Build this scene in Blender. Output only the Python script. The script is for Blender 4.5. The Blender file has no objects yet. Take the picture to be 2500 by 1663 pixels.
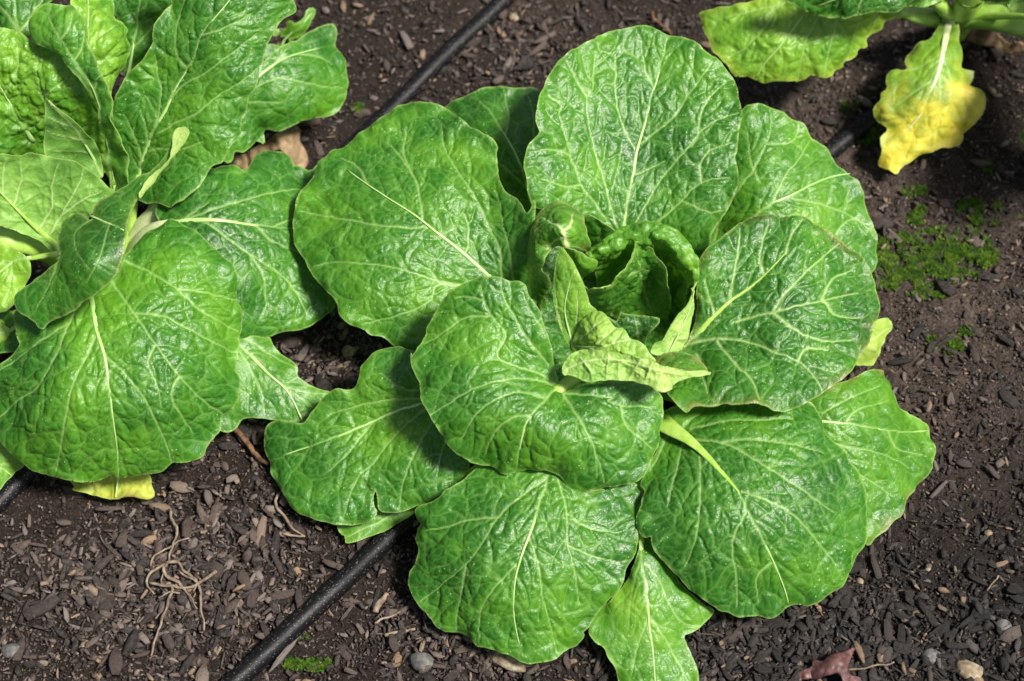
import bpy, math, random
import numpy as np
from mathutils import Vector, Matrix

# ------------------------------------------------------------------ camera, world, sun, exposure
sc = bpy.context.scene
COL = sc.collection
TH = math.radians(60.0)          # camera looks 60 degrees below the horizon
D = 1.52                         # metres from the lens to the soil in the middle of the frame
TANH = math.tan(math.radians(16.0))
CAM = np.array([0.0, -D*math.cos(TH), D*math.sin(TH)])
cam = bpy.data.cameras.new('camera')
cam.sensor_width = 36.0
cam.lens = 18.0/TANH
cam.clip_start = 0.01
cam.clip_end = 100.0
cam.dof.use_dof = True
cam.dof.focus_distance = 1.39
cam.dof.aperture_fstop = 5.0
camo = bpy.data.objects.new('camera', cam)
COL.objects.link(camo)
camo.location = CAM
camo.rotation_euler = (math.radians(30.0), 0, 0)
sc.camera = camo

SUN = Vector((0.46, -0.20, 0.88)).normalized()       # towards the sun
w = bpy.data.worlds.new('World')
sc.world = w
w.use_nodes = True
nt = w.node_tree
nt.nodes.clear()
sky = nt.nodes.new('ShaderNodeTexSky')
sky.sky_type = 'NISHITA'
sky.sun_disc = False
sky.sun_elevation = math.asin(SUN.z)
sky.sun_rotation = math.atan2(SUN.x, SUN.y)
sky.air_density = 1.0
sky.dust_density = 4.0
bg = nt.nodes.new('ShaderNodeBackground')
bg.inputs['Strength'].default_value = 0.055
wo = nt.nodes.new('ShaderNodeOutputWorld')
nt.links.new(sky.outputs[0], bg.inputs[0])
nt.links.new(bg.outputs[0], wo.inputs[0])
sl = bpy.data.lights.new('sun', 'SUN')
sl.energy = 5.0
sl.angle = math.radians(10.0)
sl.color = (1.0, 0.95, 0.87)
so = bpy.data.objects.new('sun', sl)
COL.objects.link(so)
so.rotation_euler = SUN.to_track_quat('Z', 'Y').to_euler()
so.location = SUN*5
sc.view_settings.view_transform = 'Standard'
sc.view_settings.look = 'None'
sc.view_settings.exposure = 0.57
sc.view_settings.gamma = 1.0

rng = np.random.default_rng(7)
random.seed(7)

# ------------------------------------------------------------------ numeric helpers
FW = np.array([0.0, math.cos(TH), -math.sin(TH)])
UPV = np.array([0.0, math.sin(TH), math.cos(TH)])


def place(px, py, z):
    """point of the place at height z that the photograph shows at (px, py)"""
    px = np.asarray(px, float); py = np.asarray(py, float); z = np.asarray(z, float)
    a = (px-1250.0)/1250.0*TANH
    b = (831.5-py)/1250.0*TANH
    d = FW[None, :] + a.reshape(-1, 1)*np.array([[1.0, 0, 0]]) + b.reshape(-1, 1)*UPV[None, :]
    t = (z.reshape(-1)-CAM[2])/d[:, 2]
    return CAM[None, :] + d*t[:, None]


def project(P):
    P = np.asarray(P, float).reshape(-1, 3)-CAM
    dep = P@FW
    return np.stack([1250+P[:, 0]/dep/TANH*1250, 831.5-(P@UPV)/dep/TANH*1250], 1)


def hsh(ix, iy, s):
    h = (ix.astype(np.int64)*374761393 + iy.astype(np.int64)*668265263 + s*974634777) & 0x7fffffff
    h = ((h ^ (h >> 13))*1274126177) & 0x7fffffff
    h = h ^ (h >> 16)
    return (h & 0xffffff)/float(0xffffff)


def vnoise(x, y, s=0):
    ix = np.floor(x); iy = np.floor(y)
    fx = x-ix; fy = y-iy
    fx = fx*fx*fx*(fx*(fx*6-15)+10); fy = fy*fy*fy*(fy*(fy*6-15)+10)
    a = hsh(ix, iy, s); b = hsh(ix+1, iy, s); c = hsh(ix, iy+1, s); d = hsh(ix+1, iy+1, s)
    return (a+(b-a)*fx)+((c+(d-c)*fx)-(a+(b-a)*fx))*fy


def fbm(x, y, s=0, o=3):
    r = 0; a = 0.5; t = 0
    for k in range(o):
        r = r+a*vnoise(x*2**k, y*2**k, s+k); t += a; a *= 0.5
    return r/t-0.5


def voro(x, y, s, jit=0.85):
    """distance to the nearest cell border of a jittered-grid Voronoi pattern"""
    ix = np.floor(x); iy = np.floor(y)
    best = np.full(x.shape, 9.0); bx = np.zeros(x.shape); by = np.zeros(x.shape)
    for i in (-1, 0, 1):
        for j in (-1, 0, 1):
            cx = ix+i; cy = iy+j
            sx = cx+0.5+jit*(hsh(cx, cy, s)-0.5); sy = cy+0.5+jit*(hsh(cx, cy, s+17)-0.5)
            d = (sx-x)**2+(sy-y)**2
            m = d < best
            best = np.where(m, d, best); bx = np.where(m, sx, bx); by = np.where(m, sy, by)
    e = np.full(x.shape, 9.0)
    for i in (-2, -1, 0, 1, 2):
        for j in (-2, -1, 0, 1, 2):
            cx = ix+i; cy = iy+j
            sx = cx+0.5+jit*(hsh(cx, cy, s)-0.5); sy = cy+0.5+jit*(hsh(cx, cy, s+17)-0.5)
            dx = sx-bx; dy = sy-by
            L = np.sqrt(dx*dx+dy*dy)
            ok = L > 1e-6
            dd = ((sx+bx)/2-x)*dx+((sy+by)/2-y)*dy
            dd = np.where(ok, dd/np.where(ok, L, 1), 9.0)
            e = np.minimum(e, dd)
    cx = np.floor(bx*7.3); cy = np.floor(by*7.1)
    tilt = (x-bx)*(hsh(cx, cy, s+5)-0.5)+(y-by)*(hsh(cx, cy, s+6)-0.5)
    return e, hsh(cx, cy, s+3), tilt*2


def catmull(P, n, closed=False):
    P = np.asarray(P, float)
    m = len(P)
    out = []
    rngk = range(m if closed else m-1)
    for k in rngk:
        if closed:
            p0, p1, p2, p3 = P[(k-1) % m], P[k], P[(k+1) % m], P[(k+2) % m]
        else:
            p1, p2 = P[k], P[k+1]
            p0 = P[k-1] if k > 0 else 2*p1-p2
            p3 = P[k+2] if k+2 < m else 2*p2-p1
        for t in np.arange(n)/n:
            out.append(0.5*(2*p1+(p2-p0)*t+(2*p0-5*p1+4*p2-p3)*t*t+(3*p1-p0-3*p2+p3)*t**3))
    if not closed:
        out.append(P[-1])
    return np.array(out)


def resample(P, step, closed=False):
    P = np.asarray(P, float)
    if closed:
        P = np.vstack([P, P[:1]])
    L = np.r_[0, np.cumsum(np.linalg.norm(np.diff(P, axis=0), axis=1))]
    n = max(3, int(L[-1]/step))
    q = np.linspace(0, L[-1], n+1)
    R = np.stack([np.interp(q, L, P[:, k]) for k in range(P.shape[1])], 1)
    return R[:-1] if closed else R


def seg_dist(Q, A, B, width=None):
    """least distance of points Q to segments AB; with widths also least distance/width; and nearest points"""
    n = len(Q)
    dmin = np.full(n, 1e9); rmin = np.full(n, 1e9); near = np.zeros((n, 2))
    AB = B-A
    L2 = np.maximum((AB**2).sum(1), 1e-9)
    for c in range(0, n, 4000):
        q = Q[c:c+4000]
        t = ((q[:, None, 0]-A[None, :, 0])*AB[None, :, 0]+(q[:, None, 1]-A[None, :, 1])*AB[None, :, 1])/L2[None]
        t = np.clip(t, 0, 1)
        nx = A[None, :, 0]+t*AB[None, :, 0]; ny = A[None, :, 1]+t*AB[None, :, 1]
        d = np.sqrt((q[:, None, 0]-nx)**2+(q[:, None, 1]-ny)**2)
        k = d.argmin(1); r = np.arange(len(q))
        dmin[c:c+4000] = d[r, k]; near[c:c+4000, 0] = nx[r, k]; near[c:c+4000, 1] = ny[r, k]
        if width is not None:
            rmin[c:c+4000] = (d/width[None]).min(1)
    return dmin, rmin, near


def inside(Q, poly):
    r = np.zeros(len(Q), bool)
    x = Q[:, 0]; y = Q[:, 1]
    m = len(poly)
    for k in range(m):
        x1, y1 = poly[k]; x2, y2 = poly[(k+1) % m]
        if y1 == y2:
            continue
        c = ((y1 > y) != (y2 > y)) & (x < (x2-x1)*(y-y1)/(y2-y1)+x1)
        r ^= c
    return r


class TPS:
    """smooth height surface through measured heights"""
    def __init__(self, pts, lam=1e-4):
        p = np.asarray(pts, float)
        self.c = p[:, :2]/1000.0
        n = len(p)
        K = self.k(self.c, self.c)+lam*np.eye(n)
        Pm = np.c_[np.ones(n), self.c]
        M = np.zeros((n+3, n+3)); M[:n, :n] = K; M[:n, n:] = Pm; M[n:, :n] = Pm.T
        self.w = np.linalg.solve(M, np.r_[p[:, 2], 0, 0, 0])

    @staticmethod
    def k(a, b):
        d2 = ((a[:, None]-b[None])**2).sum(2)
        return np.where(d2 > 0, 0.5*d2*np.log(d2+1e-12), 0)

    def __call__(self, x, y):
        q = np.stack([np.asarray(x, float).ravel(), np.asarray(y, float).ravel()], 1)/1000.0
        out = np.empty(len(q))
        n = len(self.c)
        for c in range(0, len(q), 20000):
            s = q[c:c+20000]
            out[c:c+20000] = self.k(s, self.c)@self.w[:n]+self.w[n]+s@self.w[n+1:]
        return out


# windows of the photograph used while measuring: offset x, offset y, scale
VW = {'V1': (0, 0, 2.6133), 'V2': (0, 500, 2.24), 'V3': (700, 200, 2.24), 'V4': (1250, 480, 3.136),
      'W1': (1200, 0, 2.24), 'W2': (1650, 0, 2.773), 'W3': (1600, 500, 2.6133), 'W4': (600, 850, 1.929),
      'X1': (1400, 900, 2.055), 'X2': (0, 1060, 2.6), 'X3': (2000, 400, 3.136), 'X4': (1850, 1250, 3.626), 'S': (0, 0, 1.0)}


def cv(view, pts):
    o = VW[view]
    return [(o[0]+p[0]/o[2], o[1]+p[1]/o[2])+tuple(p[2:]) for p in pts]


# ------------------------------------------------------------------ object helpers
def tag(o, label=None, cat=None, group=None, kind=None):
    if label: o['label'] = label
    if cat: o['category'] = cat
    if group: o['group'] = group
    if kind: o['kind'] = kind
    return o


def mesh_obj(name, V, F, mat, parent=None, attrs=None, smooth=True, link=True):
    me = bpy.data.meshes.new(name)
    V = np.asarray(V, float)
    if isinstance(F, np.ndarray) and F.ndim == 2:
        k = F.shape[1]; n = len(F)
        me.vertices.add(len(V)); me.vertices.foreach_set('co', V.ravel())
        me.loops.add(n*k); me.loops.foreach_set('vertex_index', F.ravel().astype(np.int32))
        me.polygons.add(n); me.polygons.foreach_set('loop_start', np.arange(0, n*k, k, dtype=np.int32))
        me.update(calc_edges=True)
    else:
        me.from_pydata([tuple(v) for v in V], [], [tuple(f) for f in F])
        me.update()
    me.validate()
    if smooth:
        me.polygons.foreach_set('use_smooth', np.ones(len(me.polygons), bool))
    for an, a in (attrs or {}).items():
        at = me.attributes.new(an, 'FLOAT', 'POINT')
        at.data.foreach_set('value', np.asarray(a, np.float32))
    if mat: me.materials.append(mat)
    o = bpy.data.objects.new(name, me)
    if link: COL.objects.link(o)
    if parent: o.parent = parent
    return o


def empty(name, loc=(0, 0, 0)):
    o = bpy.data.objects.new(name, None)
    o.empty_display_size = 0.02
    COL.objects.link(o)
    return o


def tube_geo(P, R, seg=8, flat=1.0, Nrm=None):
    """tapered tube along P with radius R; flat < 1 squashes it along the normals Nrm"""
    P = np.asarray(P, float); R = np.broadcast_to(np.asarray(R, float), (len(P),))
    T = np.gradient(P, axis=0); T /= np.linalg.norm(T, axis=1)[:, None]+1e-12
    ref = np.tile([0.0, 0, 1.0], (len(P), 1)) if Nrm is None else np.asarray(Nrm, float)
    bad = np.abs((T*ref).sum(1)) > 0.97
    ref[bad] = [0.3, -0.9, 0.3]
    S = np.cross(T, ref); S /= np.linalg.norm(S, axis=1)[:, None]+1e-12
    U = np.cross(S, T)
    a = np.linspace(0, 2*np.pi, seg, endpoint=False)
    V = (P[:, None]+R[:, None, None]*(np.cos(a)[None, :, None]*S[:, None]+flat*np.sin(a)[None, :, None]*U[:, None])).reshape(-1, 3)
    n = len(P)
    i = np.arange(n-1)[:, None]*seg; j = np.arange(seg)[None]; j2 = (j+1) % seg
    F = np.stack([i+j, i+j2, i+seg+j2, i+seg+j], -1).reshape(-1, 4)
    c0 = len(V)
    V = np.vstack([V, P[:1], P[-1:]])
    caps = [(c0, (k+1) % seg, k, k) for k in range(seg)]+[(c0+1, (n-1)*seg+k, (n-1)*seg+(k+1) % seg, (n-1)*seg+(k+1) % seg) for k in range(seg)]
    Fl = [tuple(f) for f in F]+[c[:3] for c in caps]
    return V, Fl


# ------------------------------------------------------------------ materials
def nodes(name):
    m = bpy.data.materials.new(name)
    m.use_nodes = True
    t = m.node_tree
    t.nodes.clear()
    out = t.nodes.new('ShaderNodeOutputMaterial')
    return m, t, out


class G:
    """small node-graph writer"""
    def __init__(self, t): self.t = t
    def n(self, typ, **kw):
        x = self.t.nodes.new(typ)
        for k, v in kw.items(): setattr(x, k, v)
        return x
    def l(self, a, b): self.t.links.new(a, b)
    def set(self, sock, v):
        if hasattr(v, 'is_output'): self.l(v, sock)
        elif isinstance(v, tuple) and len(v) == 3 and sock.type == 'RGBA': sock.default_value = v+(1,)
        else: sock.default_value = v
    def math(self, op, a, b=0.0, c=0.0, clamp=False):
        x = self.n('ShaderNodeMath', operation=op, use_clamp=clamp)
        self.set(x.inputs[0], a); self.set(x.inputs[1], b); self.set(x.inputs[2], c)
        return x.outputs[0]
    def mix(self, f, a, b):
        x = self.n('ShaderNodeMix', data_type='RGBA')
        self.set(x.inputs[0], f); self.set(x.inputs[6], a); self.set(x.inputs[7], b)
        return x.outputs[2]
    def ramp(self, f, stops):
        x = self.n('ShaderNodeValToRGB')
        e = x.color_ramp.elements
        while len(e) < len(stops): e.new(0.5)
        for k, (p, c) in enumerate(stops):
            e[k].position = p; e[k].color = c if len(c) == 4 else c+(1,)
        self.set(x.inputs[0], f)
        return x.outputs[0]
    def attr(self, name):
        return self.n('ShaderNodeAttribute', attribute_name=name).outputs['Fac']
    def noise(self, vec, scale, detail=3, rough=0.55):
        x = self.n('ShaderNodeTexNoise')
        self.set(x.inputs['Scale'], scale); self.set(x.inputs['Detail'], detail); self.set(x.inputs['Roughness'], rough)
        if vec is not None: self.l(vec, x.inputs['Vector'])
        return x.outputs['Fac']
    def voronoi(self, vec, scale, feature='F1', out='Distance'):
        x = self.n('ShaderNodeTexVoronoi', feature=feature)
        self.set(x.inputs['Scale'], scale)
        if vec is not None: self.l(vec, x.inputs['Vector'])
        return x.outputs[out]


def leaf_material():
    m, t, out = nodes('leaf_blade')
    g = G(t)
    geo = g.n('ShaderNodeNewGeometry')
    pos = geo.outputs['Position']
    tone, vein, tert, edge = g.attr('tone'), g.attr('vein'), g.attr('tert'), g.attr('edge')
    yel, und, quat = g.attr('yellow'), g.attr('under'), g.attr('quat')
    n1 = g.noise(pos, 14, 3)
    n2 = g.noise(pos, 70, 4)
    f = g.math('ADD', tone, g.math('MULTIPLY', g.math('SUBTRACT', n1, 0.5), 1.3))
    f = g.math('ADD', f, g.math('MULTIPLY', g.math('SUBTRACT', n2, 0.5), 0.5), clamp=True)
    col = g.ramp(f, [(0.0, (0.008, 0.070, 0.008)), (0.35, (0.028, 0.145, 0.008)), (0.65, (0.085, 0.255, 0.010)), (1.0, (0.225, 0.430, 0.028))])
    under = g.ramp(f, [(0.0, (0.08, 0.21, 0.03)), (0.5, (0.21, 0.42, 0.065)), (1.0, (0.44, 0.60, 0.16))])
    col = g.mix(und, col, under)
    col = g.mix(g.math('MULTIPLY', quat, 0.34), col, (0.17, 0.38, 0.06))
    col = g.mix(g.math('MULTIPLY', tert, 0.36), col, (0.24, 0.45, 0.10))
    col = g.mix(g.math('MULTIPLY', vein, g.math('ADD', 0.66, g.math('MULTIPLY', g.attr('pale'), 0.25))), col, g.mix(g.math('MAXIMUM', und, g.attr('pale')), (0.33, 0.52, 0.16), (0.62, 0.72, 0.34)))
    # chlorosis: yellow patches with their own outline
    y = g.math('MULTIPLY', yel, g.math('ADD', 0.62, g.math('MULTIPLY', g.noise(pos, 45, 4), 0.75)), clamp=True)
    ycol = g.ramp(g.noise(pos, 60, 3), [(0.3, (0.36, 0.40, 0.035)), (0.55, (0.68, 0.58, 0.04)), (0.75, (0.72, 0.62, 0.10))])
    col = g.mix(y, col, ycol)
    # pale specks and insect marks
    vd = g.voronoi(pos, 210)
    sp = g.math('MULTIPLY', g.math('LESS_THAN', vd, 0.13), g.math('GREATER_THAN', g.noise(pos, 18, 2), 0.52))
    col = g.mix(g.math('MULTIPLY', sp, 0.55), col, (0.45, 0.55, 0.28))
    col = g.mix(g.math('MULTIPLY', edge, 0.55), col, (0.34, 0.50, 0.13))
    # the dry scorched rim of a few leaves
    col = g.mix(g.attr('scorch'), col, (0.30, 0.19, 0.07))
    b = g.n('ShaderNodeBsdfPrincipled')
    g.l(col, b.inputs['Base Color'])
    r = g.math('ADD', 0.31, g.math('MULTIPLY', n2, 0.26))
    r = g.math('ADD', r, g.math('MULTIPLY', und, 0.15))
    r = g.math('ADD', r, g.math('MULTIPLY', yel, 0.15))
    g.l(r, b.inputs['Roughness'])
    b.inputs['Specular IOR Level'].default_value = 0.55
    bump = g.n('ShaderNodeBump')
    bump.inputs['Strength'].default_value = 0.30
    bump.inputs['Distance'].default_value = 0.00045
    vb = g.voronoi(pos, 380, 'DISTANCE_TO_EDGE')
    hgt = g.math('ADD', g.math('MULTIPLY', g.math('MINIMUM', vb, 0.25), 3.0), g.math('MULTIPLY', g.noise(pos, 600, 2), 0.6))
    g.l(hgt, bump.inputs['Height'])
    g.l(bump.outputs[0], b.inputs['Normal'])
    tr = g.n('ShaderNodeBsdfTranslucent')
    g.l(g.mix(0.5, col, (0.20, 0.46, 0.02)), tr.inputs['Color'])
    g.l(bump.outputs[0], tr.inputs['Normal'])
    ms = g.n('ShaderNodeMixShader')
    ms.inputs[0].default_value = 0.20
    g.l(b.outputs[0], ms.inputs[1]); g.l(tr.outputs[0], ms.inputs[2])
    g.l(ms.outputs[0], out.inputs['Surface'])
    return m


def simple_mat(name, cols, scale, rough=0.6, bump=0.3, bscale=400, bdist=0.001, spec=0.4, stretch=None):
    m, t, out = nodes(name)
    g = G(t)
    tc = g.n('ShaderNodeTexCoord')
    v = tc.outputs['Object']
    if stretch:
        mp = g.n('ShaderNodeMapping'); mp.inputs['Scale'].default_value = stretch
        g.l(v, mp.inputs['Vector']); v = mp.outputs[0]
    n = g.noise(v, scale, 4, 0.6)
    k = len(cols)
    c = g.ramp(n, [(0.28+0.44*i/max(1, k-1), cols[i]) for i in range(k)])
    b = g.n('ShaderNodeBsdfPrincipled')
    g.l(c, b.inputs['Base Color'])
    b.inputs['Roughness'].default_value = rough
    b.inputs['Specular IOR Level'].default_value = spec
    bp = g.n('ShaderNodeBump'); bp.inputs['Strength'].default_value = bump; bp.inputs['Distance'].default_value = bdist
    g.l(g.noise(v, bscale, 4, 0.65), bp.inputs['Height'])
    g.l(bp.outputs[0], b.inputs['Normal'])
    g.l(b.outputs[0], out.inputs['Surface'])
    return m


def chip_material(name, from_attr):
    m, t, out = nodes(name)
    g = G(t)
    tc = g.n('ShaderNodeTexCoord')
    geo = g.n('ShaderNodeNewGeometry')
    pos = geo.outputs['Position']
    if from_attr:
        tint = g.attr('tint'); zone = g.attr('zone')
    else:
        oi = g.n('ShaderNodeObjectInfo')
        tint = oi.outputs['Random']
        zone = g.n('ShaderNodeAttribute', attribute_name='zone', attribute_type='OBJECT').outputs['Fac']
    c = g.ramp(tint, [(0.0, (0.008, 0.0065, 0.006)), (0.28, (0.024, 0.018, 0.0155)), (0.55, (0.060, 0.040, 0.031)), (0.76, (0.112, 0.077, 0.060)), (0.92, (0.20, 0.165, 0.145)), (1.0, (0.32, 0.20, 0.11))])
    c2 = g.ramp(tint, [(0.0, (0.004, 0.004, 0.0045)), (0.5, (0.011, 0.0095, 0.009)), (0.78, (0.027, 0.022, 0.020)), (0.93, (0.075, 0.062, 0.054)), (1.0, (0.27, 0.18, 0.11))])
    c = g.mix(zone, c, c2)
    n = g.noise(pos, 320, 4, 0.65)
    c = g.mix(g.ramp(n, [(0.35, (0, 0, 0)), (0.7, (1, 1, 1))]), c, g.mix(0.40, c, g.mix(zone, (0.15, 0.125, 0.115), (0.045, 0.040, 0.038))))
    b = g.n('ShaderNodeBsdfPrincipled')
    g.l(c, b.inputs['Base Color'])
    b.inputs['Roughness'].default_value = 0.62
    b.inputs['Specular IOR Level'].default_value = 0.45
    bp = g.n('ShaderNodeBump'); bp.inputs['Strength'].default_value = 0.9; bp.inputs['Distance'].default_value = 0.0020
    mp = g.n('ShaderNodeMapping'); mp.inputs['Scale'].default_value = (0.25, 3, 3)
    g.l(tc.outputs['Object'], mp.inputs['Vector'])
    g.l(g.math('ADD', g.noise(pos, 650, 4, 0.75), g.noise(mp.outputs[0], 14, 3, 0.6) if not from_attr else 0.0), bp.inputs['Height'])
    g.l(bp.outputs[0], b.inputs['Normal'])
    g.l(b.outputs[0], out.inputs['Surface'])
    return m


def soil_material():
    m, t, out = nodes('soil')
    g = G(t)
    geo = g.n('ShaderNodeNewGeometry')
    pos = geo.outputs['Position']
    zone = g.attr('zone'); tan = g.attr('tan')
    n = g.noise(pos, 60, 6, 0.7)
    n2 = g.noise(pos, 420, 5, 0.75)
    c = g.ramp(n2, [(0.34, (0.0037, 0.0024, 0.0019)), (0.5, (0.0139, 0.0086, 0.0059)), (0.64, (0.0349, 0.0217, 0.0156)), (0.76, (0.0790, 0.0552, 0.0409))])
    c2 = g.ramp(n2, [(0.30, (0.0037, 0.0028, 0.0026)), (0.52, (0.0097, 0.0069, 0.0056)), (0.72, (0.0256, 0.0176, 0.0137))])
    c3 = g.ramp(n2, [(0.32, (0.016, 0.011, 0.008)), (0.5, (0.066, 0.047, 0.036)), (0.64, (0.135, 0.102, 0.081)), (0.77, (0.28, 0.235, 0.20))])
    c = g.mix(zone, c, c2)
    c = g.mix(g.math('MULTIPLY', tan, g.ramp(n, [(0.35, (0.25, 0.25, 0.25)), (0.62, (1, 1, 1))])), c, c3)
    b = g.n('ShaderNodeBsdfPrincipled')
    g.l(c, b.inputs['Base Color'])
    b.inputs['Roughness'].default_value = 0.8
    b.inputs['Specular IOR Level'].default_value = 0.3
    bp = g.n('ShaderNodeBump'); bp.inputs['Strength'].default_value = 0.9; bp.inputs['Distance'].default_value = 0.003
    g.l(g.math('ADD', n2, g.math('MULTIPLY', g.voronoi(pos, 300), 0.6)), bp.inputs['Height'])
    g.l(bp.outputs[0], b.inputs['Normal'])
    g.l(b.outputs[0], out.inputs['Surface'])
    return m


M_LEAF = leaf_material()
M_RIB = simple_mat('leaf_rib', [(0.27, 0.47, 0.11), (0.36, 0.56, 0.18), (0.46, 0.62, 0.26)], 60, 0.38, 0.15, 500, 0.0004, 0.5)
M_STALK = simple_mat('leaf_stalk', [(0.22, 0.41, 0.05), (0.31, 0.50, 0.08), (0.40, 0.56, 0.14)], 120, 0.36, 0.5, 500, 0.0010, 0.5)
M_STALKW = simple_mat('pale_leaf_stalk', [(0.42, 0.48, 0.22), (0.55, 0.60, 0.33), (0.64, 0.66, 0.42)], 40, 0.4, 0.2, 300, 0.0006, 0.5)
M_SOIL = soil_material()
M_CHIP = chip_material('bark', False)
M_CHIPS = chip_material('bark_small', True)
M_DRY = simple_mat('dry_leaf', [(0.09, 0.055, 0.03), (0.22, 0.145, 0.08), (0.38, 0.28, 0.17)], 60, 0.7, 0.6, 180, 0.002, 0.25)
M_ROOT = simple_mat('dry_root', [(0.08, 0.058, 0.042), (0.19, 0.145, 0.105), (0.32, 0.26, 0.195)], 160, 0.75, 0.6, 500, 0.001, 0.2)
M_STICK = simple_mat('twig_bark', [(0.05, 0.026, 0.016), (0.12, 0.062, 0.034), (0.22, 0.13, 0.075)], 220, 0.7, 0.6, 500, 0.001, 0.2)
M_RED = simple_mat('red_leaf', [(0.03, 0.016, 0.016), (0.10, 0.042, 0.040), (0.20, 0.115, 0.10)], 140, 0.5, 0.4, 300, 0.0008, 0.45)


def tube_material():
    m, t, out = nodes('black_pipe')
    g = G(t)
    geo = g.n('ShaderNodeNewGeometry'); pos = geo.outputs['Position']
    c = g.mix(g.ramp(g.noise(pos, 500, 4, 0.7), [(0.52, (0, 0, 0)), (0.72, (1, 1, 1))]), (0.004, 0.004, 0.005), (0.018, 0.017, 0.017))
    sp = g.math('LESS_THAN', g.voronoi(pos, 460), 0.17)
    c = g.mix(g.math('MULTIPLY', sp, 0.7), c, (0.22, 0.21, 0.20))
    b = g.n('ShaderNodeBsdfPrincipled'); g.l(c, b.inputs['Base Color'])
    b.inputs['Specular IOR Level'].default_value = 0.22
    g.l(g.math('ADD', 0.30, g.math('MULTIPLY', g.noise(pos, 160, 3), 0.3)), b.inputs['Roughness'])
    bp = g.n('ShaderNodeBump'); bp.inputs['Strength'].default_value = 0.35; bp.inputs['Distance'].default_value = 0.0008
    g.l(g.noise(pos, 900, 3), bp.inputs['Height']); g.l(bp.outputs[0], b.inputs['Normal'])
    g.l(b.outputs[0], out.inputs['Surface'])
    return m


M_TUBE = tube_material()


# ------------------------------------------------------------------ soil
def zone_xy(px, py):
    """black mulch towards the lower right and the lowest edge"""
    u = (px-1500)/700.0+(py-1150)/420.0
    return np.clip(0.5+0.5*np.tanh((u-1.0)*1.1), 0, 1)


def tan_xy(px, py):
    a = np.exp(-(((px-2290)/380)**2+((py-780)/400)**2)**1.5)
    b = np.exp(-(((px-1950)/260)**2+((py-320)/200)**2))
    c = 0.55*np.exp(-(((px-1300)/200)**2+((py-40)/90)**2))
    d = 0.35*np.exp(-(((px-250)/160)**2+((py-1180)/60)**2))
    return np.clip(a+b+c+d, 0, 1)


def soil_h(x, y):
    h = 0.010*fbm(x*5+3, y*5+1, 11, 3)*2 + 0.006*fbm(x*22, y*22, 12, 3)*2
    return h


def warp_axis(n, half, fine):
    s = np.linspace(-1, 1, n)
    return np.where(np.abs(s) < 0.86, s/0.86*fine, np.sign(s)*(fine+(half-fine)*((np.abs(s)-0.86)/0.14)**2.2))


gx = warp_axis(500, 12.0, 0.62); gy = warp_axis(450, 12.0, 0.56)
XX, YY = np.meshgrid(gx, gy)
x = XX.ravel(); y = YY.ravel()
near = np.exp(-((np.maximum(np.abs(x)-0.7, 0)/0.5)**2+(np.maximum(np.abs(y)-0.6, 0)/0.5)**2))
z = soil_h(x, y)*near + near*(0.0075*fbm(x*75, y*75, 21, 3)+0.0035*fbm(x*230, y*230, 22, 2))
pp = project(np.stack([np.clip(x, -0.8, 0.8), np.clip(y, -0.6, 0.8), 0*x], 1))
n0, n1 = XX.shape
i = np.arange(n0-1)[:, None]*n1; j = np.arange(n1-1)[None]
F = np.stack([i+j, i+j+1, i+n1+j+1, i+n1+j], -1).reshape(-1, 4)
soil = mesh_obj('soil', np.stack([x, y, z], 1), F, M_SOIL, None, {'zone': zone_xy(pp[:, 0], pp[:, 1]), 'tan': tan_xy(pp[:, 0], pp[:, 1])})
tag(soil, 'dark crumbly garden soil strewn with bark', 'soil', kind='structure')


def ground(px, py, lift=0.0):
    p = place(np.atleast_1d(px), np.atleast_1d(py), np.zeros(np.size(px)))
    for _ in range(3):
        h = soil_h(p[:, 0], p[:, 1])+lift
        p = place(np.atleast_1d(px), np.atleast_1d(py), h)
    return p


# ------------------------------------------------------------------ leaf builder
STEP0 = 2.8
LEAFN = [0]
COVER = []                               # outlines seen from the camera, so that single chips lie in the open


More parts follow.
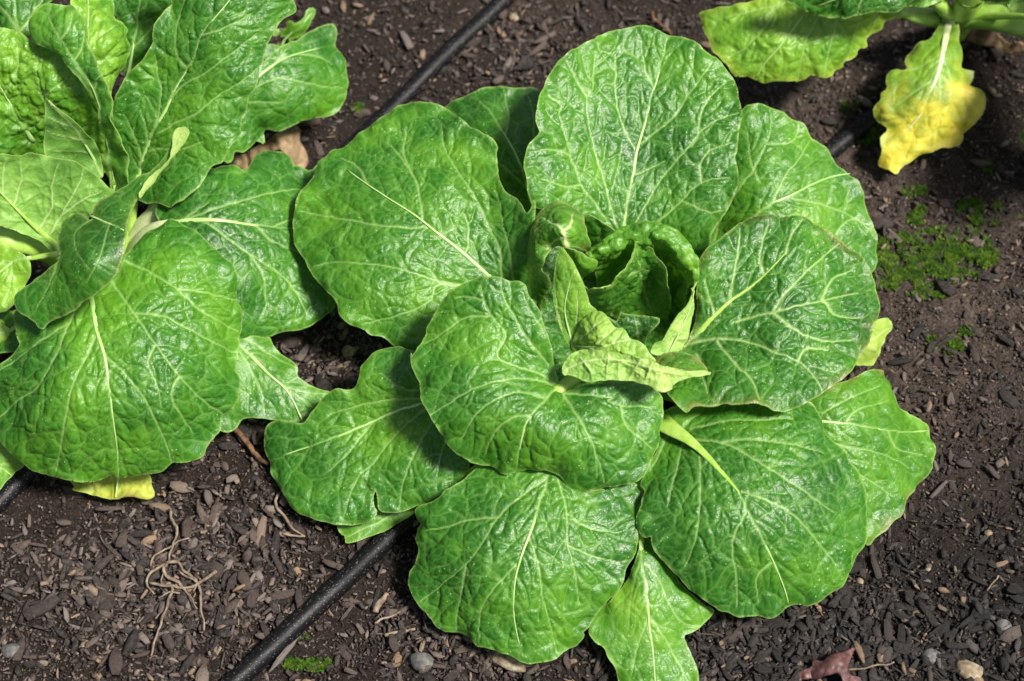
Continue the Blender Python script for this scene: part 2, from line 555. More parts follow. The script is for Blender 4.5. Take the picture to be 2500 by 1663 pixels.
def finish_blade(P, uv, F, mask_fn, parent, opt, edge_d, N=None):
    """relief, colour masks and rim; P base surface, uv metres on the blade"""
    seed = 100+LEAFN[0]*31
    LEAFN[0] += 1
    # normals of the base surface
    def normals(P, F):
        a = P[F[:, 1]]-P[F[:, 0]]; b = P[F[:, -1]]-P[F[:, 0]]
        fn = np.cross(a, b)
        N = np.zeros_like(P)
        for k in range(F.shape[1]): np.add.at(N, F[:, k], fn)
        N /= np.linalg.norm(N, axis=1)[:, None]+1e-15
        return N
    a, b = P[F[:, 1]]-P[F[:, 0]], P[F[:, -1]]-P[F[:, 0]]
    sg = np.sign((np.cross(a, b)*(CAM-P[F[:, 0]])).sum(1).sum())
    if N is None:
        N = normals(P, F)
    else:
        if sg < 0: F = F[:, ::-1]
    face = np.sign((N*(CAM-P)).sum(1).mean())
    if face < 0:
        N = -N
        if opt.get('lofted'): F = F[:, ::-1]
    u, v = uv[:, 0], uv[:, 1]
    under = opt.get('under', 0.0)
    amp = opt.get('amp', 1.0)
    cs = opt.get('cell', 0.0165)
    wu = u+0.006*fbm(u*60, v*60, seed, 2)*2; wv = v+0.006*fbm(u*60+9, v*60, seed+1, 2)*2
    ca, sa = math.cos(opt.get('ang', 0.4)), math.sin(opt.get('ang', 0.4))
    ru = (wu*ca+wv*sa)/(cs*1.35); rv = (-wu*sa+wv*ca)/cs
    e3, id3, ti3 = voro(ru, rv, seed+2)
    e4, id4, ti4 = voro(wu/(cs*0.34), wv/(cs*0.34), seed+3)
    d2, vein, br = mask_fn()                      # metres to a drawn vein; mask
    e3m = np.minimum(e3*cs, d2)
    tert = np.exp(-(e3*cs/0.00070)**2)*(0.45+0.45*vnoise(u*50, v*50, seed+8))
    tert = np.maximum(tert, br)
    quat = np.exp(-(e4*cs*0.34/0.00050)**2)*(0.5+0.5*vnoise(u*40, v*40, seed+9))
    pil2 = 1-np.exp(-(d2/0.010))
    pil3 = 1-np.exp(-(e3m/0.0024)**1.2)
    pil4 = 1-np.exp(-(np.minimum(e4*cs*0.34, e3m)/0.0012)**1.4)
    rel = 0.0018*pil2+(0.0006+0.0006*id3+0.0011*ti3)*pil3+(0.00050+0.00030*id4+0.0008*ti4)*pil4
    rel = rel+0.0040*fbm(u*26, v*26, seed+4, 2)+0.0012*fbm(u*140, v*140, seed+7, 2)
    if under > 0.5:
        rel = -0.9*rel
    ck = opt.get('crinkle', 0.0)
    if ck: rel = rel+ck*(np.abs(fbm(u*95, v*95, seed+11, 3))*3-0.5)
    # wavy margin
    em = np.exp(-edge_d/0.014)
    rel = rel*amp*(0.35+0.65*(1-np.exp(-edge_d/0.004)))
    rel = rel+opt.get('ruffle', 1.0)*0.006*em*fbm(u*55+3, v*55, seed+5, 2)*2
    Q = P+N*rel[:, None]
    edge = np.exp(-(edge_d/0.0010)**2)
    n = len(Q)
    yel = np.zeros(n); scor = np.zeros(n)
    if 'yellow' in opt:
        yel = opt['yellow'](u, v, edge_d) if callable(opt['yellow']) else np.full(n, float(opt['yellow']))
    if 'scorch' in opt:
        scor = np.clip(opt['scorch']*np.exp(-edge_d/0.004)*(fbm(u*70, v*70, seed+6, 3)*4+0.6), 0, 1)
    # rim: turn the open border down by the blade's thickness
    E = np.concatenate([np.stack([F[:, k], F[:, (k+1) % F.shape[1]]], 1) for k in range(F.shape[1])])
    key = np.sort(E, 1); key = key[:, 0]*np.int64(n)+key[:, 1]
    _, idx, cnt = np.unique(key, return_index=True, return_counts=True)
    B = E[idx[cnt == 1]]
    bv = np.unique(B)
    nb = len(bv)
    mp = np.full(n, -1); mp[bv] = n+np.arange(nb)
    Q2 = np.vstack([Q, Q[bv], Q[bv]-N[bv]*0.0009])
    F2 = np.vstack([F, np.stack([mp[B[:, 1]], mp[B[:, 0]], mp[B[:, 0]]+nb, mp[B[:, 1]]+nb], 1)])
    ext = lambda a: np.r_[a, a[bv], a[bv]]
    at = {'vein': ext(vein), 'tert': ext(tert), 'quat': ext(quat), 'edge': np.r_[edge, np.ones(2*nb)*0.9], 'yellow': ext(yel),
          'scorch': ext(scor), 'pale': np.full(n+2*nb, opt.get('pale', 0.0)), 'tone': np.full(n+2*nb, opt.get('tone', 0.5)), 'under': np.full(n+2*nb, under)}
    o = mesh_obj(opt.get('name', 'leaf'), Q2, F2, M_LEAF, parent, at)
    if opt.get('label'): o['label'] = opt['label']
    return o


def leaf(parent, view, outline, ctrl, veins=(), crown=None, jag=2.2, **opt):
    """one leaf: outline, veins (the first is the midrib) and heights measured in the photograph's window"""
    seed = 500+LEAFN[0]*13
    if view == 'V4':                     # small crinkled leaves of the heart
        for k, v in (('step', 2.1), ('ruffle', 0.3), ('cell', 0.0115), ('amp', 0.9), ('crinkle', 0.0022)): opt.setdefault(k, v)
    STEP = opt.get('step', STEP0)
    ol = np.array(cv(view, outline) if view else outline)[:, :2]
    ct = opt['ctrl_px'] if 'ctrl_px' in opt else cv(view, ctrl) if view else ctrl
    vs = [np.array(cv(view, q) if view else q)[:, :2] for q in veins]
    B = resample(catmull(ol, 8, True), 9.0, True)
    # fine irregular margin
    T = np.roll(B, -1, 0)-np.roll(B, 1, 0); T /= np.linalg.norm(T, axis=1)[:, None]
    nn = np.stack([-T[:, 1], T[:, 0]], 1)
    B = B+nn*(jag*(fbm(B[:, 0]/16, B[:, 1]/16, seed, 2)*2+fbm(B[:, 0]/45, B[:, 1]/45, seed+1, 2)*2.4))[:, None]
    COVER.append(B)
    lo = B.min(0)-STEP; hi = B.max(0)+STEP
    nx = int((hi[0]-lo[0])/STEP)+2; ny = int((hi[1]-lo[1])/STEP)+2
    X, Y = np.meshgrid(lo[0]+STEP*np.arange(nx), lo[1]+STEP*np.arange(ny))
    Q = np.stack([X.ravel(), Y.ravel()], 1)
    ins = inside(Q, B)
    A2 = np.roll(B, -1, 0)
    d, _, near = seg_dist(Q, B, A2)
    snap = d < STEP*0.72
    ok = ins | snap
    i = np.arange(ny-1)[:, None]*nx; j = np.arange(nx-1)[None]
    F = np.stack([i+j, i+j+1, i+nx+j+1, i+nx+j], -1).reshape(-1, 4)
    F = F[ok[F].all(1)]
    # drop cells that snapped wholly onto the border from outside
    allsn = snap[F].all(1)
    keep = ~allsn
    keep[allsn] = inside(Q[F[allsn]].mean(1), B)
    F = F[keep]
    Q = np.where(snap[:, None], near, Q)
    d = np.where(snap, 0, d)
    used = np.unique(F)
    mp = np.zeros(len(Q), int); mp[used] = np.arange(len(used))
    F = mp[F]; Q = Q[used]; d = d[used]
    S = TPS(ct)
    z = S(Q[:, 0], Q[:, 1])
    z = np.maximum(z, 0.006)
    P = place(Q[:, 0], Q[:, 1], z)
    mpp = 0.00033
    c = P.mean(0)
    _, _, Vt = np.linalg.svd((P-c)[::max(1, len(P)//2000)], full_matrices=False)
    uv = (P-c)@Vt[:2].T+7.0
    w0 = opt.get('vw', 4.2)*0.56
    segA, segB, segW = [], [], []
    brA, brB, brW = [], [], []
    VR = []
    for k, q in enumerate(vs):
        r = resample(catmull(q, 6), 14.0)
        r[1:-1] += (rng.random((len(r)-2, 2))-0.5)*3.0
        VR.append(r)
        wd = np.linspace(w0*(1.5 if k == 0 else 1.0), w0*0.45, len(r)-1)
        segA.append(r[:-1]); segB.append(r[1:]); segW.append(wd)
        # side branches leave the vein alternately
        if opt.get('branch', True) and len(r) > 6:
            L = len(r)
            for b in range(2 if k else 3, L-2, 3 if k else 4):
                side = 1 if (b//3) % 2 else -1
                tdir = r[min(b+1, L-1)]-r[b-1]; tdir /= np.linalg.norm(tdir)+1e-9
                for sd in ((side,) if k else (1, -1)):
                    an = sd*math.radians(52+14*random.random())
                    dv = np.array([tdir[0]*math.cos(an)-tdir[1]*math.sin(an), tdir[0]*math.sin(an)+tdir[1]*math.cos(an)])
                    ln = 42+50*random.random()
                    bp = [r[b]]
                    for s in range(4):
                        dv = dv*0.85+tdir*0.25; dv /= np.linalg.norm(dv)
                        bp.append(bp[-1]+dv*ln/4+(rng.random(2)-0.5)*5)
                    bp = np.array(bp)
                    brA.append(bp[:-1]); brB.append(bp[1:]); brW.append(np.linspace(w0*0.5, w0*0.3, 4))

    def mask():
        if not segA:
            return np.full(len(Q), 0.02), np.zeros(len(Q)), np.zeros(len(Q))
        a, b, wd = np.vstack(segA), np.vstack(segB), np.concatenate(segW)
        d2, r, _ = seg_dist(Q, a, b, wd)
        br = np.zeros(len(Q))
        if brA:
            a, b, wd = np.vstack(brA), np.vstack(brB), np.concatenate(brW)
            d3, r3, _ = seg_dist(Q, a, b, wd)
            br = np.exp(-(r3*0.9)**2.2)*0.6
            d2 = np.minimum(d2, d3*1.5)
        return d2*mpp, np.exp(-(r*0.9)**2.2), br
    if 'ypx' in opt:
        yp = opt['ypx'](Q[:, 0], Q[:, 1])
        opt['yellow'] = lambda u, v, e: yp
    e = 3.0
    hz = lambda x, y: np.maximum(S(x, y), 0.006)
    tx = place(Q[:, 0]+e, Q[:, 1], hz(Q[:, 0]+e, Q[:, 1]))-place(Q[:, 0]-e, Q[:, 1], hz(Q[:, 0]-e, Q[:, 1]))
    ty = place(Q[:, 0], Q[:, 1]-e, hz(Q[:, 0], Q[:, 1]-e))-place(Q[:, 0], Q[:, 1]+e, hz(Q[:, 0], Q[:, 1]+e))
    NN = np.cross(tx, ty); NN /= np.linalg.norm(NN, axis=1)[:, None]+1e-15
    o = finish_blade(P, uv, F, mask, parent, opt, d*mpp, NN)
    # midrib: a real tapered rib that stands on the blade, and the stalk that carries the leaf
    if vs and opt.get('rib', True):
        r = VR[0].copy()
        for _ in range(3): r[1:-1] = (r[:-2]+2*r[1:-1]+r[2:])/4
        zz = np.maximum(S(r[:, 0], r[:, 1]), 0.006)
        R3 = place(r[:, 0], r[:, 1], zz)
        e = 3.0
        zx = place(r[:, 0]+e, r[:, 1], np.maximum(S(r[:, 0]+e, r[:, 1]), .006))-R3
        zy = place(r[:, 0], r[:, 1]-e, np.maximum(S(r[:, 0], r[:, 1]-e), .006))-R3
        N = np.cross(zx, zy); N /= np.linalg.norm(N, axis=1)[:, None]
        rw = opt.get('rib_w', 6.0)*mpp
        tt = np.linspace(0, 1, len(r))
        rad = (rw-0.0004)*0.85*(1-tt)**1.9+0.0004
        V, Fc = tube_geo(R3+N*(0.0002-0.15*rad)[:, None], rad, 10, 0.42, N.copy())
        mesh_obj('midrib', V, Fc, opt.get('rib_mat', M_RIB), o)
        if crown is not None:
            c0 = np.array(crown)+np.array([0, 0, 0.012]); p0 = R3[0]
            t0 = R3[0]-R3[min(3, len(R3)-1)]; t0 /= np.linalg.norm(t0)
            L = np.linalg.norm(p0-c0)
            ts = np.linspace(0, 1, 14)[:, None]
            m1 = p0+t0*L*0.4; m2 = c0+np.array([0, 0, 1])*L*0.25
            C = (1-ts)**3*p0+3*(1-ts)**2*ts*m1+3*(1-ts)*ts**2*m2+ts**3*c0
            C[0] = R3[1]
            V, Fc = tube_geo(C-np.array([0, 0, 0.001]), np.linspace(rw*1.05, opt.get('stalk_w', 0.008), 14), 10, 0.7)
            mesh_obj('stalk', V, Fc, opt.get('stalk_mat', M_STALK), o)
    return o


def loft(parent, view, rows, nu=110, nv=60, **opt):
    R = [catmull(np.array(cv(view, r)), 8) for r in rows]
    R = np.array(R)
    G2 = np.array([catmull(R[:, k], 10) for k in range(R.shape[1])])      # columns x rows x 3
    G2 = np.transpose(G2, (1, 0, 2))
    def rs(A, n):
        q = np.linspace(0, len(A)-1, n); i = np.minimum(q.astype(int), len(A)-2); f = (q-i).reshape((-1,)+(1,)*(A.ndim-1))
        return A[i]*(1-f)+A[i+1]*f
    G2 = rs(G2, nv); G2 = np.transpose(rs(np.transpose(G2, (1, 0, 2)), nu), (1, 0, 2))
    q = G2.reshape(-1, 3)
    P = place(q[:, 0], q[:, 1], q[:, 2])
    Pg = P.reshape(nv, nu, 3)
    du = np.linalg.norm(np.diff(Pg, axis=1), axis=2).mean(); dv = np.linalg.norm(np.diff(Pg, axis=0), axis=2).mean()
    U, Vv = np.meshgrid(np.arange(nu)*du, np.arange(nv)*dv)
    uv = np.stack([U.ravel(), Vv.ravel()], 1)+3
    i = np.arange(nv-1)[:, None]*nu; j = np.arange(nu-1)[None]
    F = np.stack([i+j, i+j+1, i+nu+j+1, i+nu+j], -1).reshape(-1, 4)
    ed = np.minimum(np.minimum(U, U.max()-U), Vv).ravel()
    n = len(P)
    opt['lofted'] = True
    return finish_blade(P, uv, F, lambda: (np.full(n, 0.02), np.zeros(n), np.zeros(n)), parent, opt, ed)


def stalk(parent, pts, w, mat=M_STALK, flat=0.7):
    """a bare leaf stalk: (px, py, z) and width in metres"""
    P = catmull(place(*np.array(pts, float).T), 8)
    V, Fc = tube_geo(P, np.interp(np.linspace(0, 1, len(P)), np.linspace(0, 1, len(w)), w), 12, flat)
    return mesh_obj('stalk', V, Fc, mat, parent)


# ------------------------------------------------------------------ the cabbage in the middle
crown_main = ground(1505, 965)[0]
main = empty('cabbage_plant')
tag(main, 'large open green cabbage in the middle with rounded glossy leaves around a curled heart', 'cabbage', 'cabbages planted along the drip lines')
kw = dict(crown=crown_main)

# leaf behind, in the shade between the two big upper leaves
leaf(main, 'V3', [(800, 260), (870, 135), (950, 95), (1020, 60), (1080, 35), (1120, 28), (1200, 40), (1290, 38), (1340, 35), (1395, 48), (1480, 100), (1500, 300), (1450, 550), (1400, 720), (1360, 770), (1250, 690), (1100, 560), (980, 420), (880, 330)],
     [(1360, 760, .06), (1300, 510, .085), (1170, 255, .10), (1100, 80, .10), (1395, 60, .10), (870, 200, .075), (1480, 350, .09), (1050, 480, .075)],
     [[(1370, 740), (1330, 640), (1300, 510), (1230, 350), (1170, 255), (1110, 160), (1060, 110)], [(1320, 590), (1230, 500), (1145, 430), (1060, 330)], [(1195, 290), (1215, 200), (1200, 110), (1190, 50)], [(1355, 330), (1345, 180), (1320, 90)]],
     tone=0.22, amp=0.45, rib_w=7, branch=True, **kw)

# right-hand leaf behind
leaf(main, 'W1', [(1290, 900), (1330, 720), (1375, 600), (1420, 575), (1470, 570), (1530, 590), (1590, 615), (1640, 655), (1690, 680), (1740, 740), (1780, 770), (1830, 810), (1860, 860), (1890, 890), (1950, 950), (2000, 1010), (2030, 1080), (2060, 1150), (2080, 1230), (2105, 1300), (2115, 1370), (2110, 1430), (2070, 1495), (1950, 1530), (1700, 1480), (1400, 1420), (1200, 1370), (1220, 1200)],
     [(1240, 1330, .06), (1440, 1180, .095), (1640, 1070, .105), (1850, 970, .095), (1470, 570, .125), (1530, 800, .118), (1740, 760, .105), (2110, 1400, .05), (2000, 1200, .07), (1700, 1400, .07), (1330, 1060, .098), (1330, 800, .11)],
     [[(1290, 1290), (1440, 1180), (1540, 1110), (1640, 1070), (1750, 1010), (1850, 970), (1960, 950)], [(1225, 1310), (1260, 1190), (1340, 1060), (1430, 940), (1500, 800), (1530, 660), (1520, 600)], [(1540, 1110), (1600, 970), (1680, 870), (1740, 770)], [(1640, 1085), (1780, 1110), (1900, 1150), (2000, 1200), (2090, 1300)], [(1505, 790), (1650, 775), (1670, 690)], [(1880, 1280), (1960, 1200), (2060, 1230)], [(1470, 1000), (1420, 880), (1400, 720)]],
     tone=0.52, amp=0.8, rib_w=7, **kw)

# pale tip showing between the right-hand leaves
leaf(main, 'W3', [(1380, 770), (1420, 730), (1460, 722), (1490, 735), (1508, 775), (1500, 810), (1470, 850), (1455, 920), (1430, 980), (1400, 1030), (1340, 1025), (1280, 1020), (1180, 950), (1230, 830)],
     [(1200, 900, .045), (1400, 760, .045), (1500, 780, .028), (1400, 1010, .03), (1430, 880, .042)],
     [[(1180, 900), (1300, 880), (1400, 850), (1480, 790)], [(1320, 880), (1400, 920), (1430, 950)]], under=0.6, tone=0.75, amp=0.6, yellow=0.18, crown=crown_main)

# far right leaf
leaf(main, 'X1', [(1000, 240), (1060, 190), (1150, 160), (1250, 100), (1400, 40), (1480, 8), (1530, 5), (1570, 10), (1590, 60), (1620, 150), (1640, 200), (1700, 240), (1750, 275), (1790, 310), (1805, 380), (1812, 440), (1805, 500), (1780, 540), (1740, 590), (1700, 620), (1670, 650), (1650, 690), (1630, 740), (1590, 770), (1560, 810), (1510, 850), (1470, 890), (1350, 750), (1150, 500), (1000, 330)],
     [(1000, 270, .07), (1250, 265, .085), (1560, 310, .065), (1780, 340, .028), (1560, 30, .065), (1700, 620, .03), (1480, 870, .03), (1300, 600, .055), (1640, 210, .05), (1420, 130, .085), (1500, 480, .062)],
     [[(1000, 255), (1250, 265), (1400, 280), (1560, 310), (1700, 320), (1780, 312)], [(1200, 345), (1370, 390), (1500, 415), (1600, 450), (1680, 500)], [(1300, 420), (1420, 520), (1530, 590), (1590, 640)], [(1250, 225), (1330, 180), (1400, 140), (1530, 90)], [(1360, 275), (1420, 210), (1560, 170)], [(1570, 315), (1620, 400), (1770, 440)]],
     tone=0.55, amp=0.8, scorch=0.35, rib_w=6, **kw)

# narrow leaf hanging to the lower edge
leaf(main, 'X1', [(340, 830), (325, 930), (310, 960), (270, 1050), (220, 1120), (150, 1190), (110, 1240), (75, 1320), (110, 1370), (150, 1400), (180, 1450), (210, 1510), (225, 1580), (270, 1660), (420, 1700), (610, 1660), (625, 1590), (615, 1520), (590, 1430), (570, 1370), (560, 1340), (620, 1310), (660, 1270), (705, 1215), (650, 1180), (600, 1130), (500, 1010), (420, 920), (390, 850)],
     [(340, 840, .06), (340, 960, .06), (375, 1180, .05), (400, 1420, .03), (420, 1680, .012), (80, 1320, .03), (220, 1550, .018), (690, 1215, .03), (600, 1420, .02), (520, 1120, .045), (220, 1180, .042)],
     [[(340, 845), (340, 960), (360, 1060), (375, 1180), (380, 1300), (400, 1420), (410, 1568), (415, 1670)], [(335, 970), (310, 1050), (290, 1150), (280, 1300)], [(360, 980), (430, 1070), (470, 1170), (540, 1270), (620, 1290)], [(380, 1240), (450, 1340), (540, 1500), (590, 1600)], [(370, 1260), (320, 1400), (290, 1540)]],
     tone=0.60, amp=0.6, rib_w=7.5, **kw)

# small leaf tucked under the left lower leaf
leaf(main, 'W4', [(420, 800), (432, 838), (442, 870), (468, 890), (470, 922), (520, 915), (600, 885), (680, 850), (740, 810), (805, 765), (820, 700), (700, 680), (500, 740)],
     [(820, 700, .022), (600, 780, .020), (430, 830, .014), (470, 915, .010), (680, 850, .012)], [[(820, 720), (680, 790), (480, 890)]], tone=0.5, amp=0.6, under=0.3, crown=crown_main)

# lower left leaf, folded along its midrib
leaf(main, 'W4', [(860, 60), (770, 10), (690, 0), (620, 18), (575, 55), (545, 95), (538, 150), (500, 195), (440, 190), (400, 200), (350, 250), (300, 320), (270, 355), (220, 348), (150, 340), (110, 355), (90, 400), (80, 460), (100, 530), (120, 590), (150, 650), (190, 700), (230, 760), (300, 800), (370, 820), (430, 832), (500, 838), (560, 825), (600, 800), (618, 772), (606, 740), (603, 690), (612, 660), (614, 700), (622, 745), (645, 772), (700, 776), (760, 765), (810, 742), (900, 715), (980, 650), (1030, 590), (1060, 535), (1050, 430), (980, 250)],
     [(1000, 240, .08), (830, 262, .072), (600, 345, .060), (300, 420, .046), (90, 450, .030), (160, 660, .022), (430, 825, .028), (700, 770, .036), (1040, 560, .06), (600, 560, .052), (800, 450, .068), (690, 10, .088), (545, 110, .080), (420, 200, .068), (290, 345, .052), (700, 150, .088), (380, 640, .038), (850, 620, .055)],
     [[(900, 255), (830, 262), (700, 300), (600, 345), (450, 410), (300, 465), (180, 505)], [(610, 340), (540, 420), (480, 500), (390, 585)], [(850, 285), (750, 370), (670, 450), (600, 540), (540, 600), (490, 700), (460, 800)], [(880, 350), (830, 430), (780, 530), (740, 640), (720, 760)], [(840, 237), (650, 245), (500, 280), (400, 310)], [(840, 200), (740, 190), (640, 120)], [(960, 400), (920, 500), (900, 600)]],
     tone=0.42, rib_w=6.5, **kw)

# bottom leaf
leaf(main, 'W4', [(1430, 520), (1250, 530), (1100, 560), (1020, 630), (960, 670), (900, 715), (810, 750), (805, 800), (820, 825), (798, 850), (795, 900), (815, 950), (800, 1010), (780, 1050), (775, 1100), (790, 1160), (815, 1200), (850, 1250), (890, 1300), (930, 1335), (980, 1350), (1040, 1370), (1090, 1400), (1140, 1410), (1180, 1420), (1230, 1435), (1290, 1465), (1340, 1475), (1400, 1465), (1450, 1450), (1510, 1425), (1560, 1400), (1590, 1370), (1600, 1345), (1592, 1335), (1620, 1310), (1660, 1250), (1700, 1205), (1760, 1130), (1795, 1050), (1830, 975), (1850, 900), (1845, 830), (1855, 750), (1870, 680), (1780, 580), (1600, 530)],
     [(1440, 560, .085), (1340, 870, .085), (1265, 1200, .060), (1320, 1470, .022), (810, 780, .058), (785, 1090, .03), (940, 1330, .022), (1590, 1370, .028), (1840, 900, .068), (1700, 1180, .050), (1050, 900, .074), (1550, 950, .078), (1100, 650, .076), (1750, 650, .075)],
     [[(1440, 570), (1390, 720), (1340, 870), (1290, 1000), (1265, 1120), (1265, 1280), (1290, 1400)], [(1420, 620), (1300, 700), (1190, 800), (1120, 910), (1040, 1020), (940, 1100), (830, 1190)], [(1040, 1030), (1010, 1180), (985, 1330)], [(1460, 600), (1505, 740), (1520, 930), (1550, 1050), (1570, 1200)], [(1335, 880), (1380, 1030), (1400, 1180), (1440, 1330), (1460, 1430)], [(1285, 1010), (1180, 1120), (1110, 1230), (1100, 1380)], [(1190, 800), (1070, 810), (950, 840), (850, 860)], [(1510, 780), (1620, 850), (1760, 870)], [(1520, 930), (1640, 980), (1760, 1010)]],
     tone=0.36, rib_w=6.5, **kw)

# lower right leaf on its thick yellow stalk
leaf(main, 'X1', [(430, 270), (455, 225), (560, 205), (640, 180), (750, 150), (900, 120), (1050, 120), (1150, 140), (1215, 180), (1240, 240), (1260, 310), (1300, 350), (1350, 400), (1380, 460), (1420, 520), (1440, 580), (1460, 650), (1475, 740), (1475, 830), (1450, 900), (1420, 970), (1390, 1030), (1340, 1090), (1290, 1130), (1230, 1165), (1170, 1190), (1110, 1200), (1060, 1220), (980, 1250), (900, 1245), (830, 1248), (770, 1230), (720, 1215), (660, 1170), (600, 1130), (560, 1080), (500, 1010), (450, 960), (430, 920), (405, 880), (398, 835), (360, 842), (330, 820), (320, 770), (325, 720), (345, 650), (352, 600), (330, 570), (370, 500), (410, 420), (430, 350)],
     [(440, 280, .080), (640, 410, .098), (830, 620, .105), (1000, 960, .078), (1080, 1200, .040), (980, 1245, .036), (1475, 800, .052), (1300, 360, .085), (1100, 150, .095), (740, 1220, .042), (420, 900, .068), (330, 760, .075), (1380, 1030, .045), (700, 200, .088), (600, 800, .092), (1150, 600, .098), (520, 560, .092)],
     [[(440, 280), (500, 310), (570, 350), (640, 410), (710, 480), (770, 550), (830, 620), (870, 710), (930, 820), (1000, 960), (1050, 1080), (1080, 1180)], [(600, 355), (740, 375), (840, 420), (950, 490), (1080, 570), (1200, 650), (1300, 720)], [(845, 620), (960, 660), (1060, 705), (1150, 780), (1230, 880), (1310, 980)], [(635, 425), (640, 560), (630, 740), (610, 870), (560, 990)], [(548, 365), (520, 500), (485, 640), (470, 690)], [(470, 335), (420, 440), (380, 510)], [(870, 715), (810, 830), (800, 930), (820, 1060), (820, 1200)], [(1000, 970), (920, 1050), (930, 1180)], [(550, 290), (640, 210)], [(590, 300), (850, 265), (1100, 255)], [(740, 380), (900, 360), (1100, 390), (1250, 430)]],
     tone=0.38, rib_w=10, vw=5.0, stalk_w=0.011, **kw)

stalk(main, cv('X1', [(330, 180, .066), (400, 235, .078), (440, 268, .084), (500, 308, .091), (570, 352, .097), (640, 410, .1005), (740, 515, .1045), (830, 620, .1065)]), [.0095, .0098, .009, .0068, .0046, .0030, .0018, .0006], M_STALK, 0.28)

# right leaf
E = leaf(main, 'W3', [(150, 960), (215, 860), (255, 700), (265, 500), (275, 390), (310, 300), (380, 240), (450, 180), (530, 120), (620, 85), (700, 72), (760, 70), (850, 75), (920, 80), (1000, 105), (1060, 135), (1120, 170), (1180, 225), (1240, 265), (1290, 310), (1330, 360), (1360, 420), (1385, 500), (1405, 570), (1413, 640), (1412, 700), (1395, 750), (1375, 765), (1370, 830), (1350, 890), (1310, 960), (1280, 1020), (1230, 1075), (1180, 1120), (1120, 1170), (1060, 1210), (1000, 1250), (930, 1285), (850, 1310), (780, 1312), (710, 1300), (640, 1285), (560, 1275), (480, 1270), (420, 1265), (370, 1275), (300, 1285), (230, 1288), (190, 1312), (140, 1285), (60, 1200), (60, 1080)],
     [(170, 930, .095), (330, 750, .112), (620, 520, .128), (830, 310, .142), (760, 75, .140), (270, 450, .135), (1180, 230, .128), (1410, 650, .095), (1300, 980, .105), (800, 1300, .118), (300, 1280, .118), (80, 1150, .105), (755, 685, .126), (600, 885, .112), (1080, 870, .118), (1050, 500, .128), (480, 300, .140), (500, 1080, .118)],
     [[(170, 935), (250, 855), (330, 750), (400, 690), (480, 610), (620, 520), (700, 440), (770, 370), (830, 310)], [(235, 890), (350, 860), (450, 857), (600, 885), (750, 940), (910, 1000), (1000, 1080), (1060, 1190)], [(520, 750), (610, 720), (755, 685), (900, 650), (1070, 610), (1290, 565)], [(755, 685), (840, 560), (930, 460), (1040, 360), (1170, 250)], [(755, 690), (850, 770), (950, 830), (1080, 870), (1250, 865)], [(480, 605), (500, 450), (530, 300), (540, 150)], [(380, 690), (340, 570), (315, 470)], [(690, 430), (670, 310), (710, 150)], [(400, 870), (500, 1010), (630, 1140), (660, 1250)], [(1070, 610), (1150, 700), (1290, 725)], [(1065, 600), (1130, 480), (1250, 420)], [(835, 310), (870, 200), (930, 110)], [(910, 1000), (960, 920), (1100, 930)], [(270, 960), (310, 1100), (330, 1200)]],
     tone=0.30, rib_w=12, vw=6.2, rib_mat=M_STALK, scorch=0.25, amp=1.15, pale=0.15, **kw)

# left leaf
leaf(main, 'V3', [(1345, 640), (1325, 720), (1270, 650), (1200, 590), (1160, 500), (1145, 400), (1158, 370), (1140, 325), (1090, 295), (1000, 240), (900, 160), (830, 130), (740, 117), (640, 122), (590, 150), (480, 230), (380, 290), (290, 360), (200, 430), (140, 510), (100, 590), (65, 680), (48, 780), (48, 890), (90, 960), (140, 1060), (200, 1130), (260, 1190), (290, 1270), (360, 1330), (420, 1355), (460, 1390), (520, 1400), (590, 1450), (680, 1490), (800, 1480), (1000, 1420), (1250, 1400), (1420, 1330), (1420, 1200), (1370, 1000), (1370, 800)],
     [(1410, 1300, .065), (1250, 1170, .082), (1110, 1065, .098), (780, 790, .124), (440, 560, .122), (60, 800, .092), (480, 230, .118), (740, 120, .130), (1150, 370, .142), (1330, 700, .142), (1360, 1000, .118), (1150, 800, .118), (260, 1190, .092), (600, 1450, .078), (900, 1300, .088), (600, 1050, .112), (1000, 500, .135), (1240, 800, .126)],
     [[(1330, 1230), (1220, 1150), (1110, 1065), (965, 935), (780, 790), (700, 730), (560, 640), (440, 560), (330, 480)], [(745, 745), (730, 640), (715, 550), (690, 510), (640, 430), (570, 350)], [(780, 795), (600, 795), (480, 780), (350, 755), (200, 730), (90, 715)], [(970, 940), (995, 890), (990, 770), (970, 720)], [(1180, 1150), (960, 1110), (800, 1080), (640, 1030), (480, 1000), (250, 990), (150, 1010)], [(1180, 1080), (1160, 900), (1120, 830), (1060, 680), (970, 540), (900, 430), (860, 340), (850, 230)], [(960, 1115), (820, 1110), (790, 1190), (680, 1250), (560, 1290), (430, 1320)], [(1240, 1100), (1220, 950), (1190, 800), (1150, 600)], [(440, 560), (400, 470), (300, 420)], [(690, 510), (640, 380), (660, 250)]],
     tone=0.46, rib_w=8.5, vw=4.6, **kw)

